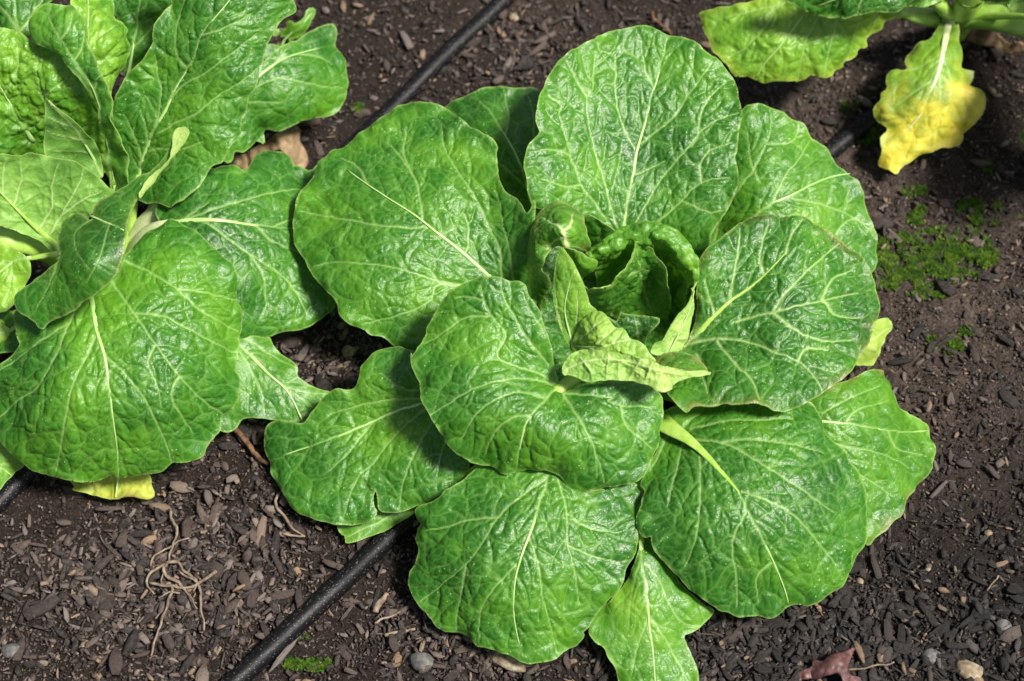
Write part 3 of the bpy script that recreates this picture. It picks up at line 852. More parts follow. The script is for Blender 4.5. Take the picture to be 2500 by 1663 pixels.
# big upper leaf
leaf(main, 'W1', [(330, 1140), (245, 1140), (205, 1070), (190, 990), (188, 880), (190, 820), (215, 770), (250, 740), (262, 715), (245, 670), (245, 590), (265, 520), (290, 480), (300, 440), (320, 400), (370, 330), (430, 280), (500, 245), (550, 225), (580, 195), (640, 178), (720, 162), (780, 150), (850, 148), (910, 170), (950, 190), (1020, 195), (1080, 210), (1130, 240), (1170, 280), (1230, 320), (1280, 370), (1320, 420), (1340, 470), (1350, 530), (1365, 570), (1372, 630), (1355, 700), (1350, 800), (1335, 860), (1350, 950), (1345, 1040), (1320, 1090), (1290, 1150), (1240, 1230), (1210, 1300), (1190, 1360), (1140, 1400), (1000, 1450), (800, 1400), (600, 1320), (450, 1200)],
     [(740, 1390, .075), (710, 1240, .098), (790, 830, .126), (890, 480, .150), (850, 150, .166), (200, 950, .150), (250, 640, .166), (430, 285, .172), (1180, 290, .166), (1365, 600, .150), (1340, 1000, .128), (1180, 1360, .105), (350, 1140, .125), (560, 800, .138), (1080, 800, .134), (600, 1150, .108), (980, 1150, .106)],
     [[(715, 1290), (745, 1100), (775, 960), (790, 830), (840, 680), (890, 480), (935, 330), (960, 220)], [(695, 1260), (650, 1130), (600, 950), (545, 740), (525, 640), (515, 530), (550, 490), (565, 300)], [(680, 1265), (560, 1110), (490, 1010), (430, 850), (390, 700), (365, 620), (385, 580), (310, 520)], [(770, 1255), (880, 1060), (970, 930), (1060, 830), (1150, 720), (1230, 660), (1350, 620)], [(880, 1240), (1020, 1120), (1150, 1000), (1300, 970)], [(790, 825), (750, 750), (705, 640), (680, 540), (675, 300)], [(815, 785), (930, 700), (1000, 640), (1060, 550), (1110, 480), (1210, 340)], [(1095, 800), (1130, 750), (1145, 640), (1190, 540), (1290, 440)], [(1150, 1000), (1145, 900), (1200, 820), (1320, 780)], [(770, 960), (850, 930), (950, 880)], [(515, 530), (450, 430), (400, 340)], [(490, 1010), (400, 1020), (270, 980)], [(430, 850), (340, 820), (210, 830)], [(1050, 1100), (1180, 1160), (1270, 1150)], [(890, 480), (840, 380), (820, 230)]],
     tone=0.44, rib_w=9, vw=4.8, amp=1.1, **kw)

# ---- heart of the cabbage
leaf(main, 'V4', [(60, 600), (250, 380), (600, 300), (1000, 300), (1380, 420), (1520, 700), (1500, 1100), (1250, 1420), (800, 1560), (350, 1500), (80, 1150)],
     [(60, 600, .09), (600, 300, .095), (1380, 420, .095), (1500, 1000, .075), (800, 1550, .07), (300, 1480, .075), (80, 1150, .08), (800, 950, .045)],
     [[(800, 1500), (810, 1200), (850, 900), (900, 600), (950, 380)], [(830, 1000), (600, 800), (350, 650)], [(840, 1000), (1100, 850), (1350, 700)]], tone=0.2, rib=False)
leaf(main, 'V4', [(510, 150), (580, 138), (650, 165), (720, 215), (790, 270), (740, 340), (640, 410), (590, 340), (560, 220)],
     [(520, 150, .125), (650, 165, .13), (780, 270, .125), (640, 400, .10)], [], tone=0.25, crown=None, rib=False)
loft(main, 'V4', [
    [(560, 435, .138), (680, 335, .146), (840, 235, .153), (1010, 178, .160), (1190, 205, .160), (1340, 330, .153), (1418, 500, .145), (1428, 660, .135)],
    [(610, 480, .139), (730, 415, .147), (875, 340, .153), (1015, 335, .157), (1150, 320, .159), (1280, 410, .152), (1362, 525, .145), (1398, 665, .133)],
    [(625, 550, .112), (740, 505, .116), (880, 420, .121), (1020, 392, .124), (1140, 410, .124), (1240, 480, .122), (1315, 590, .117), (1365, 705, .112)],
    [(650, 700, .085), (760, 660, .085), (880, 600, .086), (1010, 560, .088), (1120, 580, .088), (1210, 640, .088), (1290, 740, .086), (1345, 830, .085)],
    [(680, 950, .055), (790, 930, .05), (880, 900, .048), (1000, 890, .048), (1090, 900, .048), (1180, 930, .050), (1270, 990, .055), (1335, 1050, .06)]],
    tone=0.60, ruffle=0.7, cell=0.010, amp=1.5, crinkle=0.0028)
leaf(main, 'V4', [(400, 395), (440, 400), (500, 420), (560, 445), (610, 470), (655, 488), (645, 540), (600, 600), (545, 640), (600, 740), (500, 800), (430, 620), (400, 480)],
     [(400, 395, .160), (500, 425, .162), (655, 490, .150), (540, 520, .155), (545, 640, .120), (500, 780, .08), (430, 600, .115)], [], tone=0.62, rib=False)
leaf(main, 'V4', [(935, 338), (980, 350), (1040, 385), (1075, 400), (1110, 470), (1160, 520), (1190, 580), (1197, 650), (1215, 770), (1205, 900), (1150, 1000), (950, 1000), (760, 900), (600, 870), (575, 800), (585, 725), (680, 700), (770, 678), (830, 590), (880, 540), (920, 440)],
     [(935, 340, .158), (1080, 400, .146), (1195, 620, .125), (1205, 900, .07), (960, 980, .045), (620, 850, .085), (585, 728, .138), (770, 680, .146), (880, 545, .152), (720, 770, .120), (830, 740, .110), (930, 600, .128), (1060, 600, .108), (1020, 800, .072)],
     [[(1090, 900), (1020, 740), (980, 560), (950, 400)], [(890, 610), (960, 560), (1060, 560)]], tone=0.50, amp=1.1, rib=False)
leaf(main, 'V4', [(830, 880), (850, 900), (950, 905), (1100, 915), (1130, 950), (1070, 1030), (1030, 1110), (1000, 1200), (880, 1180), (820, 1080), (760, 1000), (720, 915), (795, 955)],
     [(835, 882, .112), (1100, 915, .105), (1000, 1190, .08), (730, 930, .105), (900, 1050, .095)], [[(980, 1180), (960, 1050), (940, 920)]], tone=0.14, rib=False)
# hooded leaf at the left of the heart
leaf(main, 'V4', [(240, 78), (300, 42), (360, 30), (430, 42), (500, 85), (550, 170), (585, 280), (605, 370), (578, 415), (530, 405), (480, 385), (430, 392), (370, 380), (310, 395), (265, 455), (235, 530), (225, 565), (262, 600), (292, 670), (272, 740), (235, 790), (225, 880), (205, 870), (195, 785), (150, 778), (143, 700), (135, 600), (122, 470), (128, 350), (145, 250), (180, 150)],
     [(360, 32, .140), (240, 80, .138), (500, 90, .138), (605, 370, .138), (560, 415, .130), (390, 270, .172), (430, 390, .160), (300, 200, .166), (470, 180, .164), (180, 300, .150), (125, 430, .125), (200, 460, .148), (300, 390, .150), (140, 600, .115), (190, 620, .130), (240, 680, .132), (150, 770, .105), (215, 860, .10), (560, 280, .150)],
     [[(430, 395), (412, 330), (395, 265), (350, 225), (300, 190), (230, 155)], [(395, 265), (430, 235), (455, 195), (465, 135)], [(395, 310), (340, 330), (300, 370)]],
     tone=0.48, vw=5, rib=False, cell=0.0085, scorch=0.5, amp=1.1, pale=1.0, branch=False)
# pale upright leaf and its folded lobe
leaf(main, 'V4', [(365, 390), (400, 410), (450, 480), (500, 570), (545, 660), (575, 760), (600, 830), (655, 882), (600, 900), (530, 970), (490, 1060), (475, 1140), (470, 1205), (430, 1130), (380, 1030), (345, 920), (325, 800), (315, 650), (320, 560), (345, 450)],
     [(365, 392, .180), (320, 620, .162), (575, 760, .160), (655, 882, .153), (345, 920, .142), (470, 1190, .124), (440, 700, .164), (450, 980, .140)],
     [[(468, 1190), (440, 1050), (405, 920), (400, 820), (430, 700), (470, 600)], [(480, 1010), (500, 860), (500, 720)], [(380, 1010), (350, 880), (335, 700)]], under=0.1, tone=0.72, amp=0.7, rib_w=3, pale=0.6, vw=3, jag=1.2, branch=False)
leaf(main, 'V4', [(470, 1205), (468, 1130), (488, 1050), (528, 965), (600, 895), (655, 880), (705, 892), (745, 935), (795, 1000), (850, 1012), (890, 1062), (910, 1092), (980, 1112), (1022, 1152), (1062, 1212), (1110, 1262), (1060, 1258), (900, 1225), (700, 1200), (560, 1190)],
     [(470, 1190, .126), (528, 965, .146), (655, 882, .155), (795, 1000, .157), (910, 1090, .157), (1060, 1212, .152), (1100, 1260, .149), (700, 1190, .146), (640, 1040, .157), (860, 1160, .154)],
     [[(470, 1140), (560, 1155), (640, 1150), (800, 1120), (910, 1095)], [(520, 1080), (600, 1020), (690, 960)], [(640, 1140), (700, 1080), (780, 1020)], [(760, 1130), (810, 1080), (850, 1030)]], under=0.35, tone=0.78, amp=1.2, pale=0.9, rib_w=4, vw=3, jag=1.5, cell=0.013, branch=False)
# right upright pale leaf
leaf(main, 'V4', [(1060, 1198), (1070, 1150), (1110, 1122), (1150, 1110), (1200, 1020), (1270, 920), (1340, 850), (1375, 775), (1388, 740), (1370, 708), (1402, 690), (1425, 652), (1398, 760), (1405, 880), (1380, 970), (1360, 1060), (1330, 1140), (1290, 1190), (1200, 1205), (1120, 1215)],
     [(1060, 1195, .140), (1150, 1110, .146), (1340, 850, .158), (1425, 655, .166), (1400, 880, .150), (1330, 1140, .134), (1200, 1200, .137), (1270, 1020, .150)],
     [[(1200, 1200), (1250, 1100), (1310, 980), (1370, 850), (1395, 720)], [(1250, 1100), (1340, 1080)], [(1220, 1160), (1180, 1100)]], under=0.9, tone=0.70, amp=0.9, rib_w=2.5, vw=2.6, jag=1.5, cell=0.014, branch=False)
# front curled leaf: its green upper side and the rolled pale underside
leaf(main, 'V4', [(1060, 1225), (1120, 1212), (1200, 1195), (1300, 1190), (1400, 1235), (1480, 1305), (1500, 1340), (1440, 1345), (1330, 1345), (1250, 1330), (1130, 1310)],
     [(1080, 1225, .132), (1300, 1192, .142), (1490, 1330, .140), (1200, 1320, .150), (1350, 1290, .150)], [], tone=0.35, scorch=0.5, rib=False, cell=0.012)
leaf(main, 'V4', [(400, 1270), (440, 1220), (500, 1185), (560, 1170), (650, 1175), (760, 1190), (900, 1215), (1050, 1250), (1150, 1290), (1250, 1310), (1330, 1335), (1440, 1340), (1490, 1332), (1535, 1362), (1450, 1372), (1350, 1390), (1290, 1420), (1235, 1440), (1225, 1480), (1180, 1495), (1120, 1480), (1060, 1450), (1000, 1430), (900, 1412), (760, 1422), (620, 1422), (520, 1400), (440, 1370), (395, 1370), (385, 1310)],
     [(400, 1290, .150), (560, 1172, .159), (900, 1215, .164), (1250, 1310, .164), (1530, 1362, .157), (1190, 1490, .152), (900, 1412, .151), (520, 1400, .148), (700, 1290, .161), (1050, 1350, .162), (400, 1365, .146)],
     [[(400, 1330), (560, 1260), (700, 1240), (900, 1270), (1100, 1330), (1300, 1370)], [(520, 1230), (600, 1330), (610, 1410)], [(740, 1195), (735, 1300), (720, 1420)], [(900, 1220), (830, 1300), (820, 1410)], [(990, 1245), (930, 1330), (890, 1410)], [(1070, 1280), (1040, 1350), (1010, 1430)], [(1160, 1310), (1130, 1400), (1110, 1470)]], under=0.8, tone=0.78, amp=1.8, rib=False, crinkle=0.001, vw=2.8, jag=3.2, ruffle=0.7, cell=0.011, branch=False)

# front leaf arching over
H = cv('V3', [(950, 1115), (1000, 1085), (1050, 1070), (1110, 1063), (1170, 1068), (1210, 1085), (1270, 1085), (1310, 1110), (1322, 1160), (1350, 1200), (1385, 1260), (1410, 1330), (1440, 1420), (1462, 1530)]) + \
    cv('W4', [(1460, 110), (1475, 165), (1500, 205), (1580, 175), (1660, 160)]) + \
    cv('X1', [(100, 75), (200, 65), (270, 62), (340, 75), (400, 100), (440, 130), (450, 170), (448, 250), (440, 330), (420, 400), (390, 460), (350, 520), (300, 555), (220, 580), (140, 600), (60, 618)]) + \
    cv('W4', [(1700, 665), (1660, 680), (1600, 682), (1540, 665), (1490, 630), (1450, 605), (1400, 580), (1350, 568), (1300, 575), (1230, 570), (1150, 562), (1080, 535), (1020, 490), (960, 450), (910, 390), (870, 310), (830, 230), (810, 170), (790, 110), (775, 60), (783, 20)]) + \
    cv('V3', [(690, 1500), (730, 1430), (760, 1350), (790, 1290), (830, 1220), (880, 1160)])
Hc = [(1370, 950, .122), (1330, 900, .128), (1240, 820, .150), (1195, 677, .172), (1290, 700, .168), (1345, 860, .140), (1010, 880, .128), (1040, 1000, .122), (1150, 1110, .098), (1250, 1145, .088), (1430, 1200, .084), (1560, 1150, .090), (1615, 1030, .104), (1610, 970, .114), (1540, 932, .128), (1440, 945, .128), (1310, 1005, .136), (1200, 930, .144), (1100, 760, .150), (1280, 1090, .115), (1450, 1060, .126), (1130, 880, .142), (1190, 1040, .130), (1385, 1080, .124)]
Hv = [cv('W4', [(1478, 190), (1440, 215), (1400, 260), (1350, 310), (1310, 380), (1290, 470), (1280, 555)]),
      cv('W4', [(1460, 170), (1390, 130), (1270, 85), (1180, 40)])+cv('V3', [(1200, 1380), (1120, 1280), (1080, 1180), (1060, 1110)]),
      cv('V3', [(1430, 1540), (1330, 1420), (1250, 1290), (1190, 1180), (1170, 1090)]),
      cv('V3', [(1400, 1360), (1330, 1250), (1290, 1150)]),
      cv('W4', [(1440, 175), (1340, 150), (1200, 155), (1080, 190), (960, 260), (880, 310)]),
      cv('W4', [(1410, 250), (1300, 210), (1180, 240), (1090, 310), (1020, 420)]),
      cv('W4', [(1340, 315), (1250, 330), (1170, 400), (1130, 500)]),
      cv('W4', [(1490, 210), (1540, 290), (1600, 390), (1640, 470), (1650, 600)]),
      cv('W4', [(1500, 215), (1640, 222), (1736, 235)])+cv('X1', [(170, 155), (240, 185), (400, 190)]),
      cv('X1', [(0, 215), (40, 270), (90, 370), (130, 480), (150, 560)]),
      cv('X1', [(240, 185), (260, 280), (330, 350), (390, 400)]),
      cv('V3', [(1120, 1280), (980, 1290), (860, 1370), (750, 1430)]),
      cv('V3', [(1090, 1200), (990, 1170), (930, 1180)])]
leaf(main, None, H, Hc, Hv, tone=0.40, rib_w=14, vw=4.6, amp=1.05, ang=1.0, **kw)

# ------------------------------------------------------------------ the cabbage on the left
crown_left = ground(330, 720)[0]
left = empty('cabbage_plant')
tag(left, 'tall upright green cabbage cut by the left edge, pale leaf stalks showing', 'cabbage', 'cabbages planted along the drip lines')
kw = dict(crown=crown_left)
# pale leaf at the far left, lying low
leaf(left, 'V2', [(-160, 1150), (-40, 1120), (0, 1250), (60, 1350), (132, 1420), (80, 1470), (30, 1520), (0, 1560), (-60, 1600), (-160, 1500)],
     [(-160, 1200, .05), (0, 1300, .045), (130, 1420, .03), (-40, 1590, .02), (-150, 1500, .03)], [[(-160, 1250), (-80, 1350), (10, 1440), (60, 1480)]], tone=0.6, under=0.3, crown=crown_left)
# yellowed leaf curled below
leaf(left, 'X2', [(375, 272), (420, 310), (462, 342), (452, 356), (520, 372), (620, 388), (720, 402), (850, 408), (962, 402), (978, 375), (960, 330), (950, 285), (910, 250), (750, 230), (560, 250)],
     [(375, 272, .022), (560, 250, .03), (750, 235, .032), (950, 280, .022), (970, 385, .014), (650, 320, .018), (700, 395, .022), (480, 362, .018), (850, 330, .016), (850, 404, .020)],
     [[(755, 232), (750, 290), (740, 350), (735, 400)]], tone=0.55, under=0.7, yellow=0.5, scorch=0.7, crinkle=0.003, amp=1.0, crown=None, label='yellowed curled leaf low on the soil')
# low leaf to the right, nearest to the middle cabbage
leaf(left, 'V2', [(1240, 780), (1300, 735), (1400, 728), (1470, 720), (1500, 780), (1560, 820), (1610, 850), (1635, 900), (1632, 935), (1700, 980), (1760, 1010), (1808, 1030), (1765, 1100), (1705, 1150), (1660, 1203), (1600, 1192), (1500, 1182), (1440, 1172), (1345, 1168), (1312, 1190), (1282, 1230), (1215, 1238), (1150, 1150), (1180, 950)],
     [(1250, 800, .058), (1400, 850, .052), (1560, 1000, .044), (1660, 1195, .03), (1805, 1032, .035), (1470, 725, .05), (1220, 1230, .03), (1350, 1050, .042), (1620, 870, .05)],
     [[(1270, 740), (1310, 775), (1400, 850), (1460, 920), (1560, 1000), (1610, 1080), (1660, 1190)], [(1310, 810), (1390, 930), (1430, 1030), (1450, 1150)], [(1330, 740), (1450, 800), (1540, 850), (1620, 890)], [(1560, 1000), (1700, 1030), (1800, 1036)], [(1590, 1020), (1650, 1060), (1720, 1115)]],
     tone=0.52, amp=0.55, rib_w=8, **kw)
# upper right small leaf
leaf(left, 'V1', [(1560, 500), (1690, 385), (1780, 310), (1900, 250), (1980, 200), (2060, 170), (2110, 160), (2145, 210), (2145, 280), (2190, 340), (2215, 400), (2225, 500), (2215, 580), (2190, 660), (2140, 720), (2080, 745), (2000, 750), (1940, 760), (1880, 790), (1820, 830), (1770, 850), (1700, 840), (1690, 920), (1640, 905), (1600, 940), (1550, 975), (1500, 970), (1470, 1030), (1430, 1035), (1350, 900), (1430, 700)],
     [(1450, 700, .10), (1700, 440, .115), (1900, 340, .110), (2110, 165, .095), (2220, 500, .075), (2000, 750, .07), (1690, 900, .07), (1450, 1030, .075), (1750, 600, .105), (2000, 550, .092)],
     [[(1560, 560), (1700, 445), (1800, 380), (1900, 340), (2030, 310)], [(1560, 590), (1740, 510), (1860, 510), (2050, 550), (2180, 560)], [(1500, 660), (1590, 650), (1800, 645)], [(1760, 405), (1800, 360), (1820, 320)], [(1900, 345), (2020, 360), (2120, 410)]],
     tone=0.44, amp=0.8, rib_w=6, **kw)
# right leaf on a thick white midrib
leaf(left, 'V1', [(1000, 1330), (1150, 1200), (1260, 1140), (1370, 1070), (1420, 1060), (1500, 1080), (1560, 1095), (1610, 1020), (1650, 985), (1700, 970), (1770, 970), (1850, 1020), (1930, 1080), (1990, 1080), (2040, 1040), (2120, 1100), (2200, 1350), (2230, 1650), (2180, 1860), (2133, 1960), (2100, 2006), (2030, 2053), (1960, 2088), (1866, 2111), (1796, 2123), (1726, 2152), (1633, 2163), (1540, 2170), (1430, 2050), (1330, 1850), (1200, 1640), (1050, 1500)],
     [(1000, 1400, .10), (1280, 1400, .115), (1640, 1440, .098), (2000, 1470, .068), (2180, 1400, .055), (1400, 1070, .105), (1750, 975, .082), (1990, 1085, .07), (2133, 1960, .048), (1700, 2150, .052), (1400, 1900, .088), (1650, 1750, .088), (1550, 1200, .108)],
     [[(1080, 1420), (1150, 1412), (1280, 1400), (1450, 1410), (1640, 1440), (1880, 1465)], [(1200, 1390), (1350, 1340), (1500, 1290), (1700, 1240), (1950, 1200)], [(1250, 1410), (1320, 1420), (1450, 1518), (1600, 1633), (1750, 1727), (1866, 1832), (1960, 2006)], [(1560, 1425), (1633, 1447), (1727, 1540), (1913, 1610)], [(1180, 1400), (1260, 1330), (1330, 1290)], [(1600, 1633), (1680, 1780), (1700, 1950)], [(1740, 1450), (1850, 1400), (1930, 1380)]],
     tone=0.30, rib_w=11, vw=4.6, stalk_mat=M_STALKW, stalk_w=0.012, **kw)

# upper-left corner leaf
leaf(left, 'V1', [(-120, -80), (150, -120), (420, -60), (330, 20), (235, 60), (195, 150), (180, 235), (120, 215), (0, 190), (-120, 160)],
     [(130, 200, .185), (0, 0, .20), (300, 0, .195), (-110, 100, .18), (150, -100, .20)], [[(130, 205), (90, 130), (0, 30), (-60, -30)], [(130, 195), (105, 100), (95, -20)], [(135, 195), (200, 110), (285, -10)]], tone=0.42, rib_w=8, vw=5, **kw)
# dark leaf behind at the top
leaf(left, 'V1', [(690, -60), (705, 10), (740, 90), (770, 200), (790, 380), (800, 520), (860, 450), (930, 360), (980, 300), (1010, 230), (1060, 120), (1120, 0), (1150, -80), (900, -140)],
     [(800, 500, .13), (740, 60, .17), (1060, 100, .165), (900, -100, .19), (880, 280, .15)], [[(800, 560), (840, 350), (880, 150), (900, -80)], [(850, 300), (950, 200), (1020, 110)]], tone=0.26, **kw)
# big upright leaf
leaf(left, 'V1', [(1000, -160), (1090, 10), (1040, 80), (990, 150), (970, 230), (965, 290), (920, 370), (870, 420), (820, 470), (800, 510), (760, 580), (720, 650), (710, 720), (730, 820), (770, 950), (800, 1080), (820, 1200), (860, 1270), (890, 1285), (930, 1300), (1000, 1290), (1070, 1315), (1120, 1280), (1160, 1270), (1210, 1240), (1280, 1190), (1310, 1140), (1360, 1060), (1420, 1030), (1460, 950), (1530, 860), (1530, 800), (1570, 690), (1590, 600), (1650, 480), (1680, 390), (1700, 300), (1740, 200), (1780, 140), (1870, 90), (1895, 60), (1870, 0), (1820, -100), (1500, -220)],
     [(880, 1150, .10), (930, 960, .122), (1060, 700, .155), (1250, 350, .195), (1400, 80, .225), (1550, -150, .24), (1890, 60, .205), (1700, 300, .195), (1540, 820, .150), (1330, 1130, .130), (1070, 1310, .120), (900, 1290, .10), (730, 700, .150), (960, 290, .195), (1080, 20, .215), (820, 900, .125), (1300, 800, .158), (1500, 450, .192), (1020, 450, .175)],
     [[(880, 1150), (930, 960), (1000, 810), (1060, 700), (1110, 590), (1180, 470), (1250, 350), (1290, 220), (1400, 80), (1500, -40)], [(1000, 800), (1020, 680), (1035, 560), (1000, 440), (990, 350)], [(1020, 845), (1150, 770), (1260, 720), (1380, 620), (1530, 520), (1640, 440)], [(1060, 695), (1150, 560), (1300, 470), (1480, 340), (1640, 210)], [(960, 960), (1040, 945), (1160, 950), (1300, 900)], [(945, 900), (935, 800), (900, 700)], [(910, 1020), (880, 900), (800, 740)], [(900, 1090), (850, 1000), (830, 930)], [(1290, 220), (1400, 190), (1600, 90)], [(1200, 430), (1130, 330), (1130, 150), (1180, 0)]],
     tone=0.42, rib_w=9, vw=4.2, amp=1.0, **kw)
# glossy bright leaf at the top
leaf(left, 'V1', [(440, 20), (560, -60), (680, -60), (730, 50), (740, 100), (790, 140), (805, 190), (800, 220), (825, 280), (830, 340), (810, 420), (780, 480), (740, 540), (715, 610), (690, 680), (640, 640), (600, 500), (570, 380), (530, 260), (520, 130)],
     [(560, -40, .205), (740, 80, .195), (830, 330, .178), (710, 600, .165), (560, 250, .205), (620, 480, .185), (700, 250, .205)],
     [[(640, 640), (610, 480), (570, 330), (560, 180), (565, 90), (560, -20)], [(565, 310), (640, 230), (750, 160)], [(590, 400), (700, 375), (820, 340)], [(620, 500), (700, 480), (760, 500)]], tone=0.80, amp=1.4, cell=0.012, crinkle=0.002, rib_w=4, **kw)
# inner leaf at the left
leaf(left, 'V1', [(-80, 190), (0, 180), (60, 185), (130, 200), (170, 230), (220, 260), (290, 260), (350, 270), (400, 300), (470, 360), (560, 430), (640, 540), (690, 640), (720, 760), (740, 900), (720, 1080), (500, 1080), (250, 1000), (0, 990), (-80, 900)],
     [(-60, 300, .205), (60, 190, .205), (300, 280, .20), (450, 430, .185), (640, 680, .160), (650, 1030, .10), (200, 900, .12), (0, 950, .125), (150, 600, .165), (350, 600, .175), (400, 850, .125)],
     [[(215, 910), (160, 820), (100, 720), (30, 600), (-20, 520), (-60, 450)], [(30, 590), (90, 490), (120, 400), (110, 300)], [(275, 640), (260, 580), (245, 480), (240, 350)], [(270, 610), (350, 560), (430, 500)], [(170, 830), (250, 780), (330, 700)]],
     tone=0.70, amp=1.4, cell=0.012, crinkle=0.002, rib_w=8, vw=5, crown=None)
# long dark leaf folding down the middle
leaf(left, 'V1', [(235, 60), (300, 22), (400, 30), (460, 40), (520, 90), (550, 150), (562, 210), (550, 270), (580, 330), (620, 420), (650, 520), (690, 620), (720, 720), (745, 830), (790, 950), (800, 1050), (832, 1170), (800, 1230), (730, 1200), (685, 1100), (668, 980), (650, 800), (605, 640), (525, 500), (435, 400), (370, 340), (290, 290), (215, 255), (185, 170)],
     [(235, 70, .225), (400, 32, .23), (555, 200, .225), (640, 500, .205), (745, 830, .165), (830, 1170, .125), (690, 1100, .115), (650, 800, .160), (520, 500, .198), (300, 290, .212), (420, 200, .226), (640, 640, .185)],
     [[(730, 1180), (690, 950), (650, 750), (590, 560), (480, 380), (380, 220), (310, 110)], [(480, 380), (520, 300), (540, 200)], [(400, 250), (450, 170), (470, 80)], [(600, 570), (620, 500), (640, 480)]], tone=0.45, amp=1.2, cell=0.012, rib_w=4, **kw)
# small pale upright leaf
leaf(left, 'V1', [(290, 620), (330, 660), (400, 700), (460, 750), (530, 820), (580, 880), (630, 950), (652, 1050), (655, 1120), (600, 1100), (540, 1080), (480, 1060), (420, 1040), (330, 1020), (295, 1008), (285, 930), (290, 850), (285, 740)],
     [(290, 622, .200), (460, 750, .185), (630, 950, .150), (650, 1110, .125), (480, 1050, .140), (290, 1000, .158), (400, 880, .165)],
     [[(650, 1110), (570, 970), (500, 850), (420, 740), (310, 640)], [(520, 890), (430, 870), (300, 840)], [(570, 980), (480, 970), (310, 960)], [(460, 800), (380, 770), (300, 740)]], under=0.6, tone=0.32, amp=0.5, jag=1.2, rib_w=5, vw=3, branch=False, crown=None)
# pale leaf seen from below at the left
leaf(left, 'V1', [(-120, 1010), (0, 980), (60, 985), (140, 1000), (170, 985), (210, 975), (250, 1000), (330, 1020), (420, 1020), (480, 1030), (540, 1060), (580, 1100), (640, 1150), (700, 1200), (738, 1222), (690, 1270), (620, 1330), (560, 1400), (460, 1460), (400, 1580), (330, 1600), (250, 1530), (100, 1480), (-40, 1420), (-120, 1380)],
     [(-100, 1100, .185), (200, 980, .190), (480, 1030, .178), (735, 1222, .155), (600, 1380, .140), (380, 1570, .115), (100, 1480, .140), (-100, 1380, .155), (250, 1250, .155), (430, 1280, .150)],
     [[(380, 1590), (350, 1560), (250, 1470), (120, 1350), (0, 1225), (-80, 1150)], [(260, 1460), (330, 1320), (330, 1180), (370, 1050)], [(320, 1500), (420, 1320), (500, 1180), (530, 1080)], [(90, 1310), (140, 1150), (130, 1030)], [(390, 1380), (520, 1280), (640, 1230)], [(20, 1240), (20, 1120), (40, 1020)]],
     under=0.75, tone=0.40, amp=1.0, rib_w=11, vw=3.6, cell=0.015, rib_mat=M_STALK, **kw)
# low leaf and stalks at the left edge
leaf(left, 'V2', [(-120, 250), (0, 230), (80, 240), (160, 290), (175, 370), (130, 440), (90, 530), (40, 575), (0, 592), (-120, 600)],
     [(-100, 300, .12), (80, 250, .125), (170, 360, .115), (0, 585, .10), (-100, 580, .10)], [[(170, 290), (80, 300), (20, 350), (-60, 420)], [(70, 305), (60, 420), (30, 540)]], tone=0.62, amp=0.9, **kw)
leaf(left, 'V2', [(-120, 610), (0, 560), (70, 590), (110, 700), (105, 790), (60, 800), (0, 820), (-120, 850)],
     [(-100, 640, .07), (70, 600, .085), (100, 780, .08), (-100, 840, .06)], [[(120, 640), (40, 700), (-60, 760)]], tone=0.30, rib_w=12, rib_mat=M_STALK, **kw)
# big lower leaf
leaf(left, 'V2', [(760, 180), (850, 120), (900, 88), (940, 78), (990, 100), (1060, 140), (1110, 190), (1180, 230), (1220, 280), (1260, 330), (1300, 420), (1315, 500), (1325, 580), (1335, 650), (1325, 730), (1300, 830), (1295, 900), (1305, 970), (1290, 1050), (1260, 1110), (1215, 1150), (1208, 1220), (1150, 1290), (1110, 1340), (1060, 1390), (1000, 1415), (940, 1420), (870, 1465), (790, 1485), (700, 1488), (600, 1490), (500, 1505), (400, 1490), (300, 1475), (220, 1460), (140, 1420), (80, 1370), (30, 1310), (0, 1240), (-40, 1150), (-60, 1000), (-20, 900), (30, 860), (80, 800), (100, 770), (82, 720), (78, 650), (85, 590), (160, 540), (300, 480), (480, 420), (640, 380), (700, 280)],
     [(640, 330, .130), (520, 560, .135), (590, 950, .130), (640, 1330, .082), (600, 1490, .052), (940, 1410, .062), (1210, 1150, .070), (1330, 650, .098), (1220, 280, .128), (940, 80, .135), (0, 1240, .065), (-40, 950, .088), (90, 640, .115), (220, 1450, .055), (900, 700, .138), (1000, 1050, .110), (300, 900, .125), (250, 1200, .098), (1000, 350, .140)],
     [[(480, 430), (505, 540), (530, 700), (570, 810), (590, 950), (620, 1180), (640, 1330), (650, 1480)], [(600, 400), (640, 460), (740, 600), (850, 760), (980, 940), (1100, 1060), (1210, 1140)], [(575, 820), (680, 920), (780, 1040), (840, 1150), (890, 1260), (940, 1410)], [(525, 720), (440, 900), (390, 1050), (350, 1250), (310, 1450)], [(420, 540), (390, 610), (330, 780), (250, 920), (200, 1000), (80, 1080), (0, 1160)], [(700, 320), (840, 380), (970, 465), (1080, 570), (1200, 640), (1310, 690)], [(740, 595), (900, 610), (1050, 690), (1200, 770), (1290, 810)], [(850, 770), (810, 860), (860, 990), (880, 1100)], [(980, 940), (940, 1000), (950, 1090), (1060, 1250)], [(970, 465), (1100, 480), (1300, 520)], [(380, 650), (260, 720), (150, 800), (20, 900)]],
     tone=0.48, rib_w=8, vw=4.8, amp=1.15, crown=crown_left)
